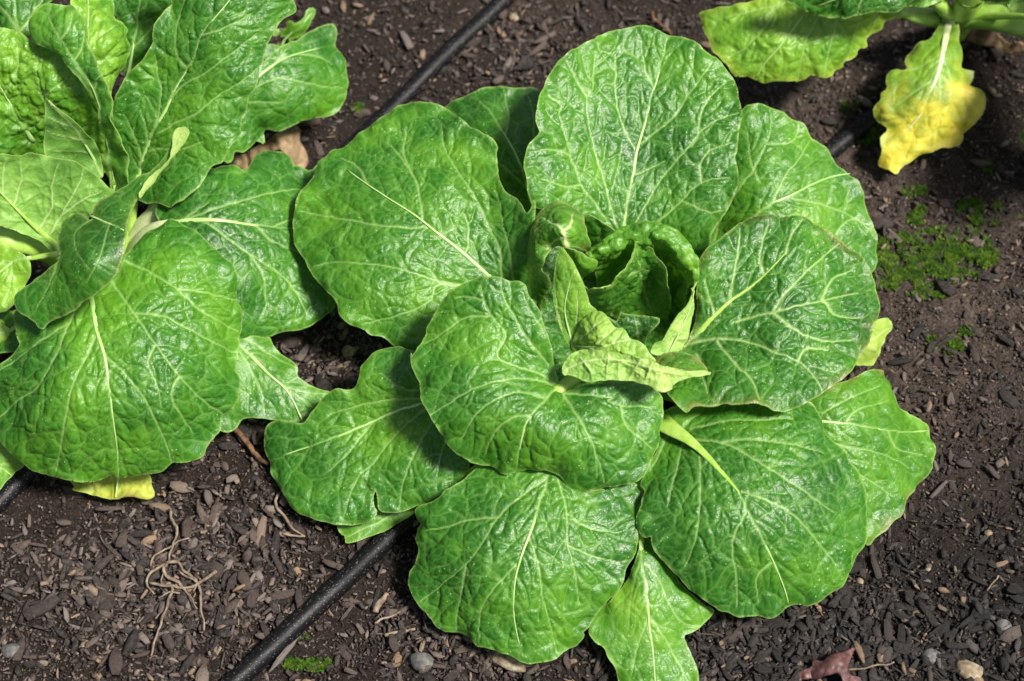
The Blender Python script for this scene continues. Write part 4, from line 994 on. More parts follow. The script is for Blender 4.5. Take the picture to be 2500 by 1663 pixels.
# folded leaf hanging over it
Sx = cv('V1', [(1150, 813), (1190, 812), (1202, 850), (1172, 920), (1110, 990), (1060, 1060), (1000, 1120), (940, 1200), (890, 1280), (850, 1330), (820, 1400), (803, 1480), (798, 1560)]) + \
    cv('V2', [(686, 200), (662, 300), (640, 370), (590, 430), (520, 490), (450, 530), (430, 560), (380, 590), (310, 620), (250, 650), (237, 682), (205, 672), (198, 650), (150, 620), (110, 590), (80, 540), (90, 490), (150, 440), (230, 380), (315, 310), (318, 240), (318, 160), (345, 90), (390, 62), (450, 55)]) + \
    cv('V1', [(575, 1400), (598, 1340), (640, 1280), (720, 1230), (800, 1190), (870, 1140), (940, 1110), (1010, 1060), (1060, 990), (1090, 930), (1105, 870), (1115, 830)])
Sc = [(450, 312, .225), (400, 420, .205), (335, 500, .195), (300, 650, .190), (260, 710, .180), (95, 800, .140), (40, 740, .145), (140, 620, .170), (150, 540, .165), (230, 530, .185), (220, 640, .200), (300, 560, .200), (290, 460, .190), (400, 380, .212), (150, 720, .165)]
leaf(left, None, Sx, Sc, [cv('V1', [(560, 1370), (600, 1385), (700, 1430), (790, 1470)]), cv('V2', [(500, 72), (420, 140), (410, 220), (450, 300), (490, 350)]), cv('V2', [(330, 250), (280, 420), (200, 560)]), cv('V2', [(600, 100), (560, 250), (480, 420)])],
     tone=0.24, amp=0.6, vw=3.2, rib_w=3.5, scorch=0.1, ruffle=0.3, crown=None)
# pale rolled rim of the folded leaf
leaf(left, 'V1', [(1115, 835), (1150, 813), (1188, 812), (1203, 850), (1172, 920), (1112, 990), (1062, 1060), (1002, 1122), (942, 1202), (895, 1275), (880, 1250), (920, 1180), (960, 1120), (1030, 1060), (1085, 990), (1100, 920)],
     None, [], under=1.0, tone=0.85, amp=0.35, ruffle=0.2, rib=False, jag=3.0, step=2.2, crinkle=0.001, ctrl_px=[(a, b, c+0.006) for a, b, c in Sc])


stalk(left, cv('V1', [(1080, 1270, .10), (1000, 1370, .085), (900, 1480, .065), (830, 1600, .04), (800, 1700, .02)]), [.008, .011, .014, .016], M_STALKW)
stalk(left, cv('V2', [(-60, 160, .12), (60, 190, .115), (180, 220, .10), (290, 270, .08), (400, 360, .05)]), [.009, .011, .012, .013], M_STALK)
stalk(left, cv('V2', [(-60, 720, .075), (20, 680, .075), (90, 640, .07), (200, 600, .05)]), [.010, .011, .012], M_STALK)

# ------------------------------------------------------------------ the cabbage in the upper right corner
crown_right = ground(2330, 110)[0]
right = empty('cabbage_plant')
tag(right, 'cabbage cut by the top right corner with a yellow leaf hanging down', 'cabbage', 'cabbages planted along the drip lines')
kw = dict(crown=crown_right)
leaf(right, 'W2', [(690, -40), (560, 0), (480, 10), (380, 35), (250, 65), (160, 85), (180, 160), (200, 230), (240, 330), (300, 390), (360, 450), (400, 500), (470, 525), (540, 545), (600, 563), (690, 555), (790, 540), (850, 550), (920, 510), (960, 520), (1000, 515), (1080, 490), (1145, 470), (1148, 430), (1190, 410), (1240, 390), (1250, 340), (1300, 320), (1302, 270), (1340, 250), (1385, 200), (1400, 150), (1440, 125), (1465, 100), (1550, 95), (1500, 20), (1300, -60), (1000, -80)],
     [(1540, 80, .085), (1300, 60, .105), (900, 60, .110), (650, 40, .105), (165, 88, .085), (300, 390, .072), (600, 560, .062), (900, 515, .064), (1150, 450, .066), (1400, 150, .080), (700, 300, .094), (1050, 280, .092), (400, 200, .090)],
     [[(1500, 70), (1250, 50), (1000, 40), (890, 75), (800, 190), (700, 320), (600, 430), (540, 530)], [(1000, 20), (760, 15), (650, 45), (500, 80), (330, 120)], [(740, 20), (680, 60), (620, 170), (560, 240), (450, 340), (370, 380)], [(1000, 60), (950, 150), (880, 280), (850, 400), (830, 530)], [(1100, 60), (1080, 200), (1040, 330), (1000, 500)], [(1250, 70), (1240, 180), (1200, 300), (1180, 400)], [(1350, 80), (1340, 150), (1320, 230)]],
     tone=0.68, amp=1.0, rib_w=6, yellow=lambda u, v, e: 0.3*np.exp(-e/0.004), jag=4.0, **kw)
leaf(right, 'W2', [(750, -30), (800, 30), (870, 70), (940, 95), (1000, 115), (1060, 120), (1140, 112), (1230, 95), (1290, 75), (1330, 70), (1400, 80), (1480, 75), (1560, 30), (1640, -10), (1700, -120), (1300, -260), (900, -160)],
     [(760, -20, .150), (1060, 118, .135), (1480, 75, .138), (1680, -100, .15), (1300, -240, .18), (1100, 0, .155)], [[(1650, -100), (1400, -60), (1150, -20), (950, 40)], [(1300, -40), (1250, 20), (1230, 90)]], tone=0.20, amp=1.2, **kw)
leaf(right, 'W2', [(1400, 60), (1480, 55), (1560, 50), (1650, 40), (1750, 30), (1850, -5), (1900, -100), (1700, -160), (1500, -60)],
     [(1400, 60, .105), (1650, 42, .11), (1850, 0, .115), (1700, -140, .13)], [[(1880, -60), (1700, -20), (1500, 20)]], tone=0.62, **kw)
# yellow leaf
leaf(right, 'W2', [(1790, 150), (1765, 200), (1700, 260), (1640, 290), (1580, 340), (1555, 380), (1550, 430), (1570, 460), (1540, 470), (1480, 465), (1430, 490), (1420, 560), (1430, 600), (1385, 630), (1385, 680), (1335, 730), (1335, 770), (1360, 820), (1420, 870), (1430, 890), (1380, 930), (1400, 1010), (1375, 1080), (1380, 1120), (1440, 1150), (1495, 1185), (1520, 1140), (1600, 1090), (1680, 1040), (1790, 995), (1870, 1000), (1930, 990), (1960, 940), (1955, 910), (1980, 880), (2030, 820), (2070, 760), (2095, 670), (2085, 620), (2050, 590), (1990, 580), (2020, 540), (2020, 490), (1990, 470), (1950, 450), (1950, 400), (1940, 330), (1920, 250), (1905, 150)],
     [(1850, 150, .070), (1800, 350, .076), (1750, 560, .070), (1650, 800, .050), (1490, 1180, .014), (1340, 750, .046), (1560, 400, .066), (1420, 520, .060), (2090, 650, .052), (1960, 930, .030), (1980, 470, .062), (1700, 1030, .024), (1380, 1100, .016)],
     [[(1845, 140), (1835, 220), (1820, 300), (1800, 400), (1770, 520), (1720, 620), (1660, 780), (1580, 860), (1500, 960)], [(1790, 520), (1785, 640), (1780, 740), (1740, 860), (1690, 1000)], [(1795, 520), (1850, 580), (1860, 700), (1860, 850), (1820, 970)], [(1760, 540), (1650, 600), (1520, 700)], [(1750, 400), (1650, 450), (1500, 500)], [(1830, 480), (1900, 600), (2050, 680)], [(1660, 780), (1560, 800), (1420, 830)]],
     tone=0.62, amp=0.7, rib_w=13, rib_mat=M_STALKW, jag=2.6, ruffle=1.2, scorch=0.2, cell=0.024,
     ypx=lambda x, y: np.clip(0.05+1.0/(1+np.exp(-((y-275)/38+(x-2215)/90+5.0*fbm(x/45, y/45, 77, 3)))), 0, 1),
     label='yellow wilting leaf with green patches', crown=None)
# leaf at the corner
leaf(right, 'W2', [(2240, -60), (2255, 20), (2275, 70), (2310, 100), (2370, 112), (2460, 110), (2560, 20), (2500, -120), (2350, -140)],
     [(2250, 0, .095), (2340, 108, .085), (2500, 60, .085), (2400, -120, .10)], [[(2450, -110), (2380, -20), (2330, 80)]], tone=0.5, under=0.3, **kw)
leaf(right, 'W2', [(2030, -10), (2120, 5), (2200, 0), (2250, 20), (2300, -60), (2150, -120), (2040, -80)],
     [(2030, -10, .13), (2240, 15, .125), (2150, -110, .15)], [], tone=0.4, rib=False)
# low green leaf behind the stalks, an unseen leaf added for its shadow, and one reaching past the frame
leaf(right, 'W2', [(1960, 130), (2100, 60), (2250, 70), (2420, 110), (2560, 200), (2600, 330), (2450, 330), (2357, 255), (2200, 200), (2050, 165)],
     [(1960, 130, .06), (2250, 75, .07), (2560, 210, .06), (2400, 300, .04), (2150, 180, .05)], [[(1980, 130), (2200, 140), (2420, 210), (2560, 280)]], tone=0.28, rib_w=14, rib_mat=M_STALK, **kw)
leaf(right, 'S', [(2600, -60), (2700, -200), (2860, -220), (3020, -60), (3010, 220), (2850, 320), (2680, 280), (2590, 120)],
     [(2600, 0, .15), (2850, -200, .21), (2990, 200, .20), (2680, 270, .18), (2780, 60, .215)], [[(2600, 40), (2720, 40), (2860, 60), (2960, 80)]], tone=0.4, **kw)  # wholly out of frame; sized and raised to shade the corner soil
leaf(right, 'S', [(2515, 300), (2580, 270), (2680, 290), (2720, 360), (2660, 420), (2560, 400), (2498, 350), (2489, 325)],
     [(2490, 325, .05), (2600, 280, .07), (2710, 350, .06), (2600, 410, .05)], [[(2500, 320), (2600, 340), (2690, 350)]], tone=0.5, crown=None)
for pts, wd, mt in (([(1500, 70, .085), (1640, 105, .075), (1760, 125, .06), (1860, 150, .035), (1880, 190, .01)], [.006, .010, .012, .013], M_STALK),
                    ([(2030, -60, .12), (1990, 0, .105), (1940, 80, .08), (1890, 140, .05), (1880, 190, .01)], [.010, .012, .013, .013], M_STALK),
                    ([(2440, 190, .075), (2300, 150, .075), (2130, 118, .065), (1960, 125, .045), (1890, 180, .01)], [.013, .014, .014, .013], M_STALK),
                    ([(2500, 60, .09), (2300, 60, .085), (2100, 80, .07), (1950, 110, .05), (1890, 180, .01)], [.008, .009, .01, .011], M_STALK),
                    ([(1740, -40, .11), (1790, 30, .095), (1840, 90, .07), (1875, 170, .02)], [.009, .010, .011], M_STALK),
                    ([(1845, 150, .071), (1860, 140, .06), (1872, 160, .03), (1880, 190, .005)], [.006, .010, .012], M_STALKW)):
    stalk(right, cv('W2', pts), wd, mt)

# ------------------------------------------------------------------ drip pipes
def pipe(pts, label):
    p = np.array(pts, float)
    g = ground(p[:, 0], p[:, 1], 0.004)
    g = resample(catmull(g, 10), 0.02)
    q = np.arange(len(g))*0.16
    g[:, 0] += 0.006*fbm(q, 0*q+len(label), 3, 2); g[:, 2] += 0.004*fbm(q, 0*q+7+len(label), 4, 2)-0.001
    V, Fc = tube_geo(g, 0.0085, 20)
    o = mesh_obj('drip_pipe', V, Fc, M_TUBE)
    tag(o, label, 'pipe', 'black drip irrigation pipes')


pipe([(360, 1850), (595, 1640), (790, 1455), (960, 1295), (1250, 1030), (1700, 640), (2080, 325), (2330, 120), (2600, -100)], 'black drip pipe running under the middle cabbage to the yellow leaf')
pipe([(-140, 1370), (50, 1175), (400, 820), (700, 510), (950, 268), (1090, 130), (1225, 0), (1400, -170)], 'black drip pipe running under the left cabbage to the top edge')


# ------------------------------------------------------------------ bark mulch
def chip_proto(seed, L, W, T):
    """a splinter of bark: a bent irregular slab with broken ends; 12 corners"""
    r = np.random.default_rng(seed)
    n = 4
    V = []
    xs = np.linspace(-0.5, 0.5, n)*L
    bend = (r.random()-0.5)*0.25*W
    for k, xx in enumerate(xs):
        tp = 1.0 if 0 < k < n-1 else 0.12+0.8*r.random()
        w1 = W*0.5*tp*(0.8+0.4*r.random()); w2 = W*0.5*tp*(0.8+0.4*r.random()); h = T*0.5*(0.7+0.5*r.random())*(0.75+0.25*tp)
        b = bend*(1-(2*k/(n-1)-1)**2)
        ex = (r.random(4)-0.5)*L*0.16 if k in (0, n-1) else (r.random(4)-0.5)*L*0.10
        V += [(xx+ex[0], -w1+b, -h), (xx+ex[1], w2+b, -h), (xx+ex[2], w2*0.75+b, h*(0.7+0.6*r.random())), (xx+ex[3], -w1*0.75+b, h*(0.7+0.6*r.random()))]
    F = []
    for k in range(n-1):
        a = 4*k
        for q in range(4):
            F.append((a+q, a+(q+1) % 4, a+4+(q+1) % 4, a+4+q))
    F.append((3, 2, 1, 0)); a = 4*(n-1); F.append((a, a+1, a+2, a+3))
    V = np.array(V)
    return V, np.array(F)


def pebble_proto(seed, sx, sy, sz):
    import bmesh
    r = np.random.default_rng(seed)
    bm = bmesh.new()
    bmesh.ops.create_icosphere(bm, subdivisions=2, radius=1.0)
    V = np.array([v.co[:] for v in bm.verts]); F = np.array([[v.index for v in f.verts] for f in bm.faces])
    bm.free()
    for _ in range(7):
        d = r.normal(size=3); d /= np.linalg.norm(d)
        c = 0.62+0.25*r.random()
        s = V@d
        V = V-np.maximum(s-c, 0)[:, None]*d*0.9
    return V*np.array([sx, sy, sz]), F


def chip_density(px, py):
    """how thickly the mulch lies: full at the bottom, thin on the bare soil to the right and at the top"""
    d = 0.26+0*px
    d = np.maximum(d, np.exp(-(((px-380)/420)**2+((py-1420)/260)**2)))
    d = np.maximum(d, 0.95*np.exp(-(((px-1950)/650)**2+((py-1600)/260)**2)))
    d = np.maximum(d, 0.85*np.exp(-(((px-1150)/300)**2+((py-1560)/160)**2)))
    d = np.maximum(d, 0.8*np.exp(-(((px-1250)/200)**2+((py-130)/110)**2)))
    d = np.maximum(d, 0.8*np.exp(-(((px-800)/160)**2+((py-880)/110)**2)))
    d = d*(1-0.8*np.exp(-(((px-90)/200)**2+((py-1230)/90)**2)))
    return d


def euler_m(rx, ry, rz):
    cx, sx, cy, sy, cz, sz = np.cos(rx), np.sin(rx), np.cos(ry), np.sin(ry), np.cos(rz), np.sin(rz)
    M = np.empty((len(rx), 3, 3))
    M[:, 0, 0] = cz*cy; M[:, 0, 1] = cz*sy*sx-sz*cx; M[:, 0, 2] = cz*sy*cx+sz*sx
    M[:, 1, 0] = sz*cy; M[:, 1, 1] = sz*sy*sx+cz*cx; M[:, 1, 2] = sz*sy*cx-cz*sx
    M[:, 2, 0] = -sy; M[:, 2, 1] = cy*sx; M[:, 2, 2] = cy*cx
    return M


def scatter(n, lo, hi, seed, power=1.0, tri=False, flat=0.35, lift=0.3):
    """n loose pieces strewn over the visible ground"""
    r = np.random.default_rng(seed)
    px = r.uniform(-120, 2620, n*5); py = r.uniform(-120, 1760, n*5)
    keep = r.random(n*5) < chip_density(px, py)**power
    px = px[keep][:n]; py = py[keep][:n]
    p = ground(px, py)
    m = len(p)
    s = lo*(hi/lo)**(r.random(m)**1.9)*(0.62+0.45*chip_density(px, py))
    M = euler_m(r.normal(0, flat, m), r.normal(0, flat, m), r.uniform(0, 2*np.pi, m))
    return p, s, M, px, py, r


protos = [chip_proto(900+k, 1.0, w, t) for k, (w, t) in enumerate([(0.22, 0.12), (0.34, 0.13), (0.42, 0.14), (0.17, 0.10), (0.55, 0.18), (0.27, 0.15), (0.38, 0.09), (0.12, 0.08), (0.48, 0.22), (0.62, 0.30)])]


def merged(name, n, lo, hi, seed, label, power=1.0, sub=protos, lift=0.10, flat=0.45, cat='bark', mat=None, pile=0.005, tlo=None):
    p, s, M, px, py, r = scatter(n, lo, hi, seed, power, flat=flat)
    k = r.integers(0, len(sub), len(p))
    Vs, Fs, ti, zo = [], [], [], []
    off = 0
    tint = r.random(len(p)); tint = tint if tlo is None else tlo+(1-tlo)*tint; zn = np.clip(zone_xy(px, py)+r.normal(0, 0.12, len(p)), 0, 1)
    for q in range(len(sub)):
        ix = np.where(k == q)[0]
        V, F = sub[q]
        W = np.einsum('nij,vj->nvi', M[ix], V)*s[ix][:, None, None]+p[ix][:, None, :]
        W[:, :, 2] += (s[ix]*lift+r.random(len(ix))**2*pile)[:, None]
        nv = len(V)
        Vs.append(W.reshape(-1, 3))
        Fs.append((F[None]+(off+np.arange(len(ix))*nv)[:, None, None]).reshape(-1, F.shape[1]))
        ti.append(np.repeat(tint[ix], nv)); zo.append(np.repeat(zn[ix], nv))
        off += len(ix)*nv
    o = mesh_obj(name, np.vstack(Vs), np.vstack(Fs), mat or M_CHIPS, None, {'tint': np.concatenate(ti), 'zone': np.concatenate(zo)}, smooth=False)
    return tag(o, label, cat, kind='stuff')


merged('bark_mulch', 20000, 0.004, 0.015, 3, 'small brown and black bark pieces covering the soil')
def crumb_proto(seed):
    r = np.random.default_rng(seed)
    V = np.array([(1, 0, 0), (-1, 0, 0), (0, 1, 0), (0, -1, 0), (0, 0, 1), (0, 0, -1)], float)*0.5
    V = V*np.array([1, 0.55+0.4*r.random(), 0.4+0.4*r.random()])+r.normal(0, 0.10, (6, 3))
    F = np.array([(0, 2, 4), (2, 1, 4), (1, 3, 4), (3, 0, 4), (2, 0, 5), (1, 2, 5), (3, 1, 5), (0, 3, 5)])
    return V, F


crumb = [crumb_proto(950+k) for k in range(8)]
merged('soil_crumbs', 70000, 0.0018, 0.0062, 4, 'fine dark crumbs of soil and bark between the chips', 0.12, crumb, 0.25, 0.8, 'soil crumbs', pile=0.001)

merged('pale_grit', 1800, 0.0022, 0.0055, 14, 'pale gritty fragments scattered over the soil surface', 0.2, crumb, 0.35, 0.6, 'grit', pile=0.003, tlo=0.86)

# the largest chips, one by one
meshes = []
for q, (V, F) in enumerate(protos):
    meshes.append(mesh_obj('bark_chip', V, F, M_CHIP, smooth=False, link=False).data)
r = np.random.default_rng(41)
hand = [  # px, py, length px, angle, proto, tint zone : the chips that stand out
    (640, 1302, 70, 80, 1), (675, 1330, 60, 85, 1), (445, 1195, 48, -10, 4), (320, 1365, 70, -35, 0), (275, 1345, 62, -40, 3), (345, 1310, 62, 0, 5),
    (270, 1250, 62, 0, 3), (590, 1300, 75, -35, 0), (105, 1490, 80, 30, 2), (320, 1575, 55, 70, 4), (260, 1480, 50, 40, 9), (55, 1445, 60, -10, 0),
    (700, 822, 110, 25, 0), (2135, 1390, 55, 100, 1), (2185, 1390, 45, 60, 1), (2260, 1500, 75, -70, 1), (2205, 1510, 80, -25, 0), (2170, 1500, 55, 70, 5),
    (2210, 1590, 62, -10, 2), (2145, 1560, 48, -70, 1), (2095, 1600, 55, -75, 5), (2330, 1580, 68, -5, 0), (1990, 1640, 50, 0, 1), (2060, 1585, 60, 20, 5),
    (2110, 1530, 45, -60, 0), (2385, 1425, 45, -30, 5), (2470, 1370, 48, -30, 1), (1330, 100, 80, 40, 0), (1310, 130, 75, 40, 0), (1360, 60, 55, 30, 3),
    (1280, 170, 60, 10, 5), (920, 1460, 60, 80, 3), (860, 1470, 40, 0, 5), (700, 1600, 130, 60, 7), (2310, 500, 45, 0, 9), (2235, 815, 50, 50, 2),
    (2300, 840, 50, 30, 0), (2195, 890, 60, 0, 5), (1420, 70, 60, -60, 3), (2290, 1200, 60, 45, 3)]
chips = []
for (px, py, ln, an, q) in hand:
    chips.append((px, py, ln*0.00035, math.radians(an), q))
cand = np.stack([r.uniform(0, 2500, 6000), r.uniform(0, 1663, 6000)], 1)
free = np.ones(len(cand), bool)
for B in COVER:
    free &= ~inside(cand, B)
cand = cand[free & (r.random(len(cand)) < chip_density(cand[:, 0], cand[:, 1])**1.3)]
for (px, py) in cand[:300-len(chips)]:
    chips.append((px, py, 0.012+0.009*r.random()**1.8, r.uniform(0, math.pi), int(r.integers(0, len(protos)))))
PLACES = [  # place by place: where the chips lie
    (lambda x, y: x < 950 and y > 1050 and (y-1640)+(x-595)*0.94 < 0, 'dark brown bark chip in the thick mulch around the dry roots', 'bark chips around the dry roots'),
    (lambda x, y: x < 1450 and y > 1150, 'brown bark chip between the lower drip pipe and the bottom leaf', 'bark chips beside the lower drip pipe'),
    (lambda x, y: y > 1180, 'blackish bark chip in the dark mulch at lower right', 'bark chips of the dark mulch at lower right'),
    (lambda x, y: x > 1950 and y > 380, 'weathered bark chip on the bare soil around the moss', 'bark chips on the bare soil at right'),
    (lambda x, y: x > 1700 and y <= 480, 'bark chip on the shaded soil below the corner cabbage', 'bark chips below the corner cabbage'),
    (lambda x, y: x > 1000 and y < 480, 'bark chip on the soil above the big upper leaf', 'bark chips above the big upper leaf'),
    (lambda x, y: y < 480, 'bark chip on the soil behind the left cabbage near the upper pipe', 'bark chips behind the left cabbage'),
    (lambda x, y: True, 'bark chip in the shaded gap between the two big cabbages', 'bark chips in the gap between cabbages')]
OWN = {(640, 1302): 'flat grey bark slab below the lower left leaf', (445, 1195): 'reddish bark piece right of the small yellow leaf', (320, 1365): 'long slanting bark splinter left of the dry roots',
       (700, 822): 'long twig-like bark strip in the gap beside the left cabbage', (2260, 1500): 'thick black bark stick in the middle of the dark mulch', (2210, 1590): 'broad pale brown bark piece above the red fallen leaf stem',
       (2145, 1560): 'short pale bark block left of the broad pale bark piece', (2330, 1580): 'long black bark stick above the grey pebbles', (1330, 100): 'long reddish bark splinter beside the big upper leaf',
       (700, 1600): 'long thin bark strip leaning by the lower drip pipe', (2310, 500): 'round pale bark disc above the moss patch', (105, 1490): 'large dark bark slab near the left edge'}
for (px, py, L, an, q) in chips:
    p = ground(px, py)[0]
    o = bpy.data.objects.new('bark_chip', meshes[q])
    o.location = (p[0], p[1], p[2]+L*0.08+0.005*r.random())
    o.rotation_euler = (r.normal(0, 0.35), r.normal(0, 0.16), an)
    o.scale = (L, L, L)
    o['zone'] = float(np.clip(zone_xy(np.array([px]), np.array([py]))[0]+r.normal(0, 0.1), 0, 1))
    COL.objects.link(o)
    for fn, lb, gr in PLACES:
        if fn(px, py): break
    tag(o, OWN.get((px, py), lb), 'bark chip', gr)

# ------------------------------------------------------------------ stones
M_STONE = simple_mat('grey_stone', [(0.035, 0.035, 0.036), (0.10, 0.098, 0.092), (0.21, 0.195, 0.175)], 160, 0.7, 0.5, 500, 0.001, 0.35)
M_STONET = simple_mat('tan_stone', [(0.07, 0.048, 0.025), (0.22, 0.17, 0.11), (0.42, 0.38, 0.30)], 140, 0.7, 0.5, 400, 0.001, 0.35)
stones = [(2365, 1640, .0125, .0095, M_STONET, -30, 'pale tan stone in the bottom right corner'), (2270, 1606, .0085, .0065, M_STONE, 20, 'grey pebble left of the tan corner stone'),
          (2448, 1532, .0068, .006, M_STONE, 0, 'pale grey pebble near the right edge above the tan stone'), (2100, 1420, .0034, .0032, M_STONET, 0, 'small yellowish pebble by the lower right leaf'),
          (1028, 1618, .0100, .0085, M_STONE, 0, 'grey stone below the bottom leaf'), (2412, 1305, .004, .0035, M_STONET, 0, 'tiny orange pebble at the right edge'),
          (675, 828, .0065, .0055, M_STONET, 0, 'tan pebble in the gap under the left leaf'), (852, 862, .0085, .006, M_STONET, 30, 'larger tan pebble in the shaded gap between the cabbages'),
          (1255, 45, .006, .005, M_STONET, 0, 'pale pebble near the top by the drip pipe'), (210, 1575, .0045, .004, M_STONET, 0, 'small tan pebble in the lower left mulch'),
          (30, 1590, .0085, .0065, M_STONE, 15, 'smooth dark grey pebble at the lower left edge'), (2265, 1388, .003, .003, M_STONET, 0, 'tiny orange pebble right of the lower right leaf')]
for q, (px, py, a, b, mt, an, lb) in enumerate(stones):
    V, F = pebble_proto(60+q, a, b, b*0.75)
    o = mesh_obj('pebble', V, F, mt, smooth=True)
    p = ground(px, py)[0]
    o.location = (p[0], p[1], p[2]+b*0.4); o.rotation_euler = (0, 0.1, math.radians(an))
    tag(o, lb, 'stone')
V, F = pebble_proto(99, .018, .011, .009)
V = V*(1+0.5*fbm(V[:, 0]*300, V[:, 1]*300+V[:, 2]*200, 5, 2))[:, None]
o = mesh_obj('pale_clod', V, F, M_STONET)
p = ground(1235, 1610)[0]; o.location = (p[0], p[1], p[2]+.004); o.rotation_euler = (0, 0, math.radians(-25))
tag(o, 'crumbly whitish clod at the tip of the bottom leaf', 'clod')

# ------------------------------------------------------------------ roots, twig, fallen leaf, dry leaves
def strand(pts, r0, r1, lift=0.003, seed=0):
    p = np.array(pts, float)
    g = ground(p[:, 0], p[:, 1], lift)
    if p.shape[1] > 2: g[:, 2] += p[:, 2]
    g = resample(catmull(g, 8), 0.003)
    g = g+0.0030*np.stack([fbm(np.arange(len(g))*0.4, 0*g[:, 0], seed, 2), fbm(np.arange(len(g))*0.4, 0*g[:, 0]+5, seed, 2), 0.5*fbm(np.arange(len(g))*0.3, 0*g[:, 0]+9, seed, 2)], 1)
    rad = np.linspace(r0, r1, len(g))*(1+0.5*fbm(np.arange(len(g))*0.6, 0*g[:, 0]+2, seed+1, 2))
    return tube_geo(g, rad, 7)


def joined(parts):
    V, F, off = [], [], 0
    for v, f in parts:
        V.append(v); F += [tuple(np.array(k)+off) for k in f]; off += len(v)
    return np.vstack(V), F


def X2(pts): return cv('X2', pts)


roots = [X2([(1085, 475), (1078, 530), (1115, 600), (1105, 690), (1080, 760), (1065, 810), (1050, 850)]),
         X2([(1065, 810), (1000, 840), (950, 890), (925, 930), (945, 980), (975, 1010)]),
         X2([(1060, 815), (1130, 810), (1160, 860), (1220, 900), (1260, 950), (1275, 1010), (1270, 1090), (1285, 1170), (1300, 1240)]),
         X2([(1045, 850), (1060, 890), (1120, 930), (1180, 1000), (1230, 1060), (1260, 1110)]),
         X2([(1370, 870), (1300, 920), (1240, 960), (1150, 970), (1060, 960), (1020, 920), (1030, 880)]),
         X2([(950, 940), (1010, 960), (1090, 970), (1085, 1020), (1060, 1090), (1020, 1190), (990, 1290), (960, 1400)]),
         X2([(960, 840), (980, 780), (1040, 740), (1110, 690), (1200, 660)]),
         X2([(1130, 870), (1190, 900), (1250, 940), (1230, 990)]),
         X2([(1010, 1050), (1080, 1005), (1140, 1005)])]
V, F = joined([strand(q, 0.0014 if k < 6 else 0.0009, 0.0007, 0.010, 5+k) for k, q in enumerate(roots)])
tag(mesh_obj('dry_roots', V, F, M_ROOT), 'tangle of dry pale roots lying on the lower left mulch', 'roots')
V, F = joined([strand([(575, 1045), (600, 1080), (630, 1115), (655, 1130)], .0024, .0020, 0.008, 31)])
tag(mesh_obj('twig', V, F, M_STICK), 'bent reddish twig reaching to the lower left leaf', 'twig')
V, F = joined([strand([(1590, 30), (1600, 50), (1640, 85)], .0018, .0012, 0.006, 32)])
tag(mesh_obj('twig', V, F, M_STICK), 'thin brown twig near the top above the big upper leaf', 'twig')
V, F = joined([strand(cv('W4', [(150, 690), (140, 730), (180, 800), (230, 860), (275, 885)]), .0014, .0009, 0.006, 33), strand(cv('W4', [(165, 880), (230, 880), (270, 880)]), .0012, .0008, 0.006, 34)])
tag(mesh_obj('twig', V, F, M_ROOT), 'thin pale curved twig below the lower left leaf', 'twig')
V, F = joined([strand(cv('W4', [(605, 1240), (630, 1190), (660, 1155)]), .0030, .0024, 0.004, 35)])
tag(mesh_obj('wood_splinter', V, F, M_ROOT), 'pale wood splinter right of the drip pipe', 'splinter')
V, F = joined([strand(cv('W4', [(600, 1300), (660, 1275), (720, 1240)]), .0010, .0007, 0.005, 36), strand(cv('W4', [(650, 1350), (720, 1330), (800, 1320)]), .0014, .001, 0.005, 37)])
tag(mesh_obj('twig', V, F, M_ROOT), 'two thin pale twigs on the mulch beside the bottom leaf', 'twig')
V, F = joined([strand(cv('X4', [(2130, 555), (2090, 620), (2030, 690)]), .0007, .0006, 0.006, 38)])
tag(mesh_obj('twig', V, F, M_ROOT), 'hair-thin dry twig on the black mulch at the right edge', 'twig')


def dry_sheet(name, view, outline, zc, mat, label, cat, crump=0.010, freq=45, seed=3, parent=None, step=5.0, thick=0.0008):
    """a withered leaf: crumpled thin blade"""
    ol = np.array(cv(view, outline))[:, :2]
    B = resample(catmull(ol, 6, True), 8, True)
    lo = B.min(0)-step; hi = B.max(0)+step
    nx = int((hi[0]-lo[0])/step)+2; ny = int((hi[1]-lo[1])/step)+2
    X, Y = np.meshgrid(lo[0]+step*np.arange(nx), lo[1]+step*np.arange(ny))
    Q = np.stack([X.ravel(), Y.ravel()], 1)
    ins = inside(Q, B); d, _, near = seg_dist(Q, B, np.roll(B, -1, 0)); sn = d < step*0.72
    ok = ins | sn
    i = np.arange(ny-1)[:, None]*nx; j = np.arange(nx-1)[None]
    F = np.stack([i+j, i+j+1, i+nx+j+1, i+nx+j], -1).reshape(-1, 4)
    F = F[ok[F].all(1) & ~sn[F].all(1)]
    Q = np.where(sn[:, None], near, Q)
    us = np.unique(F); mp = np.zeros(len(Q), int); mp[us] = np.arange(len(us)); F = mp[F]; Q = Q[us]
    z = TPS(cv(view, zc))(Q[:, 0], Q[:, 1])
    g = place(Q[:, 0], Q[:, 1], z)
    z = z+crump*(np.abs(fbm(g[:, 0]*freq, g[:, 1]*freq, seed, 3))*2.4-0.4)
    V = place(Q[:, 0], Q[:, 1], np.maximum(z, 0.004))
    o = mesh_obj(name, V, F, mat, parent)
    md = o.modifiers.new('thickness', 'SOLIDIFY'); md.thickness = thick
    return tag(o, label, cat)


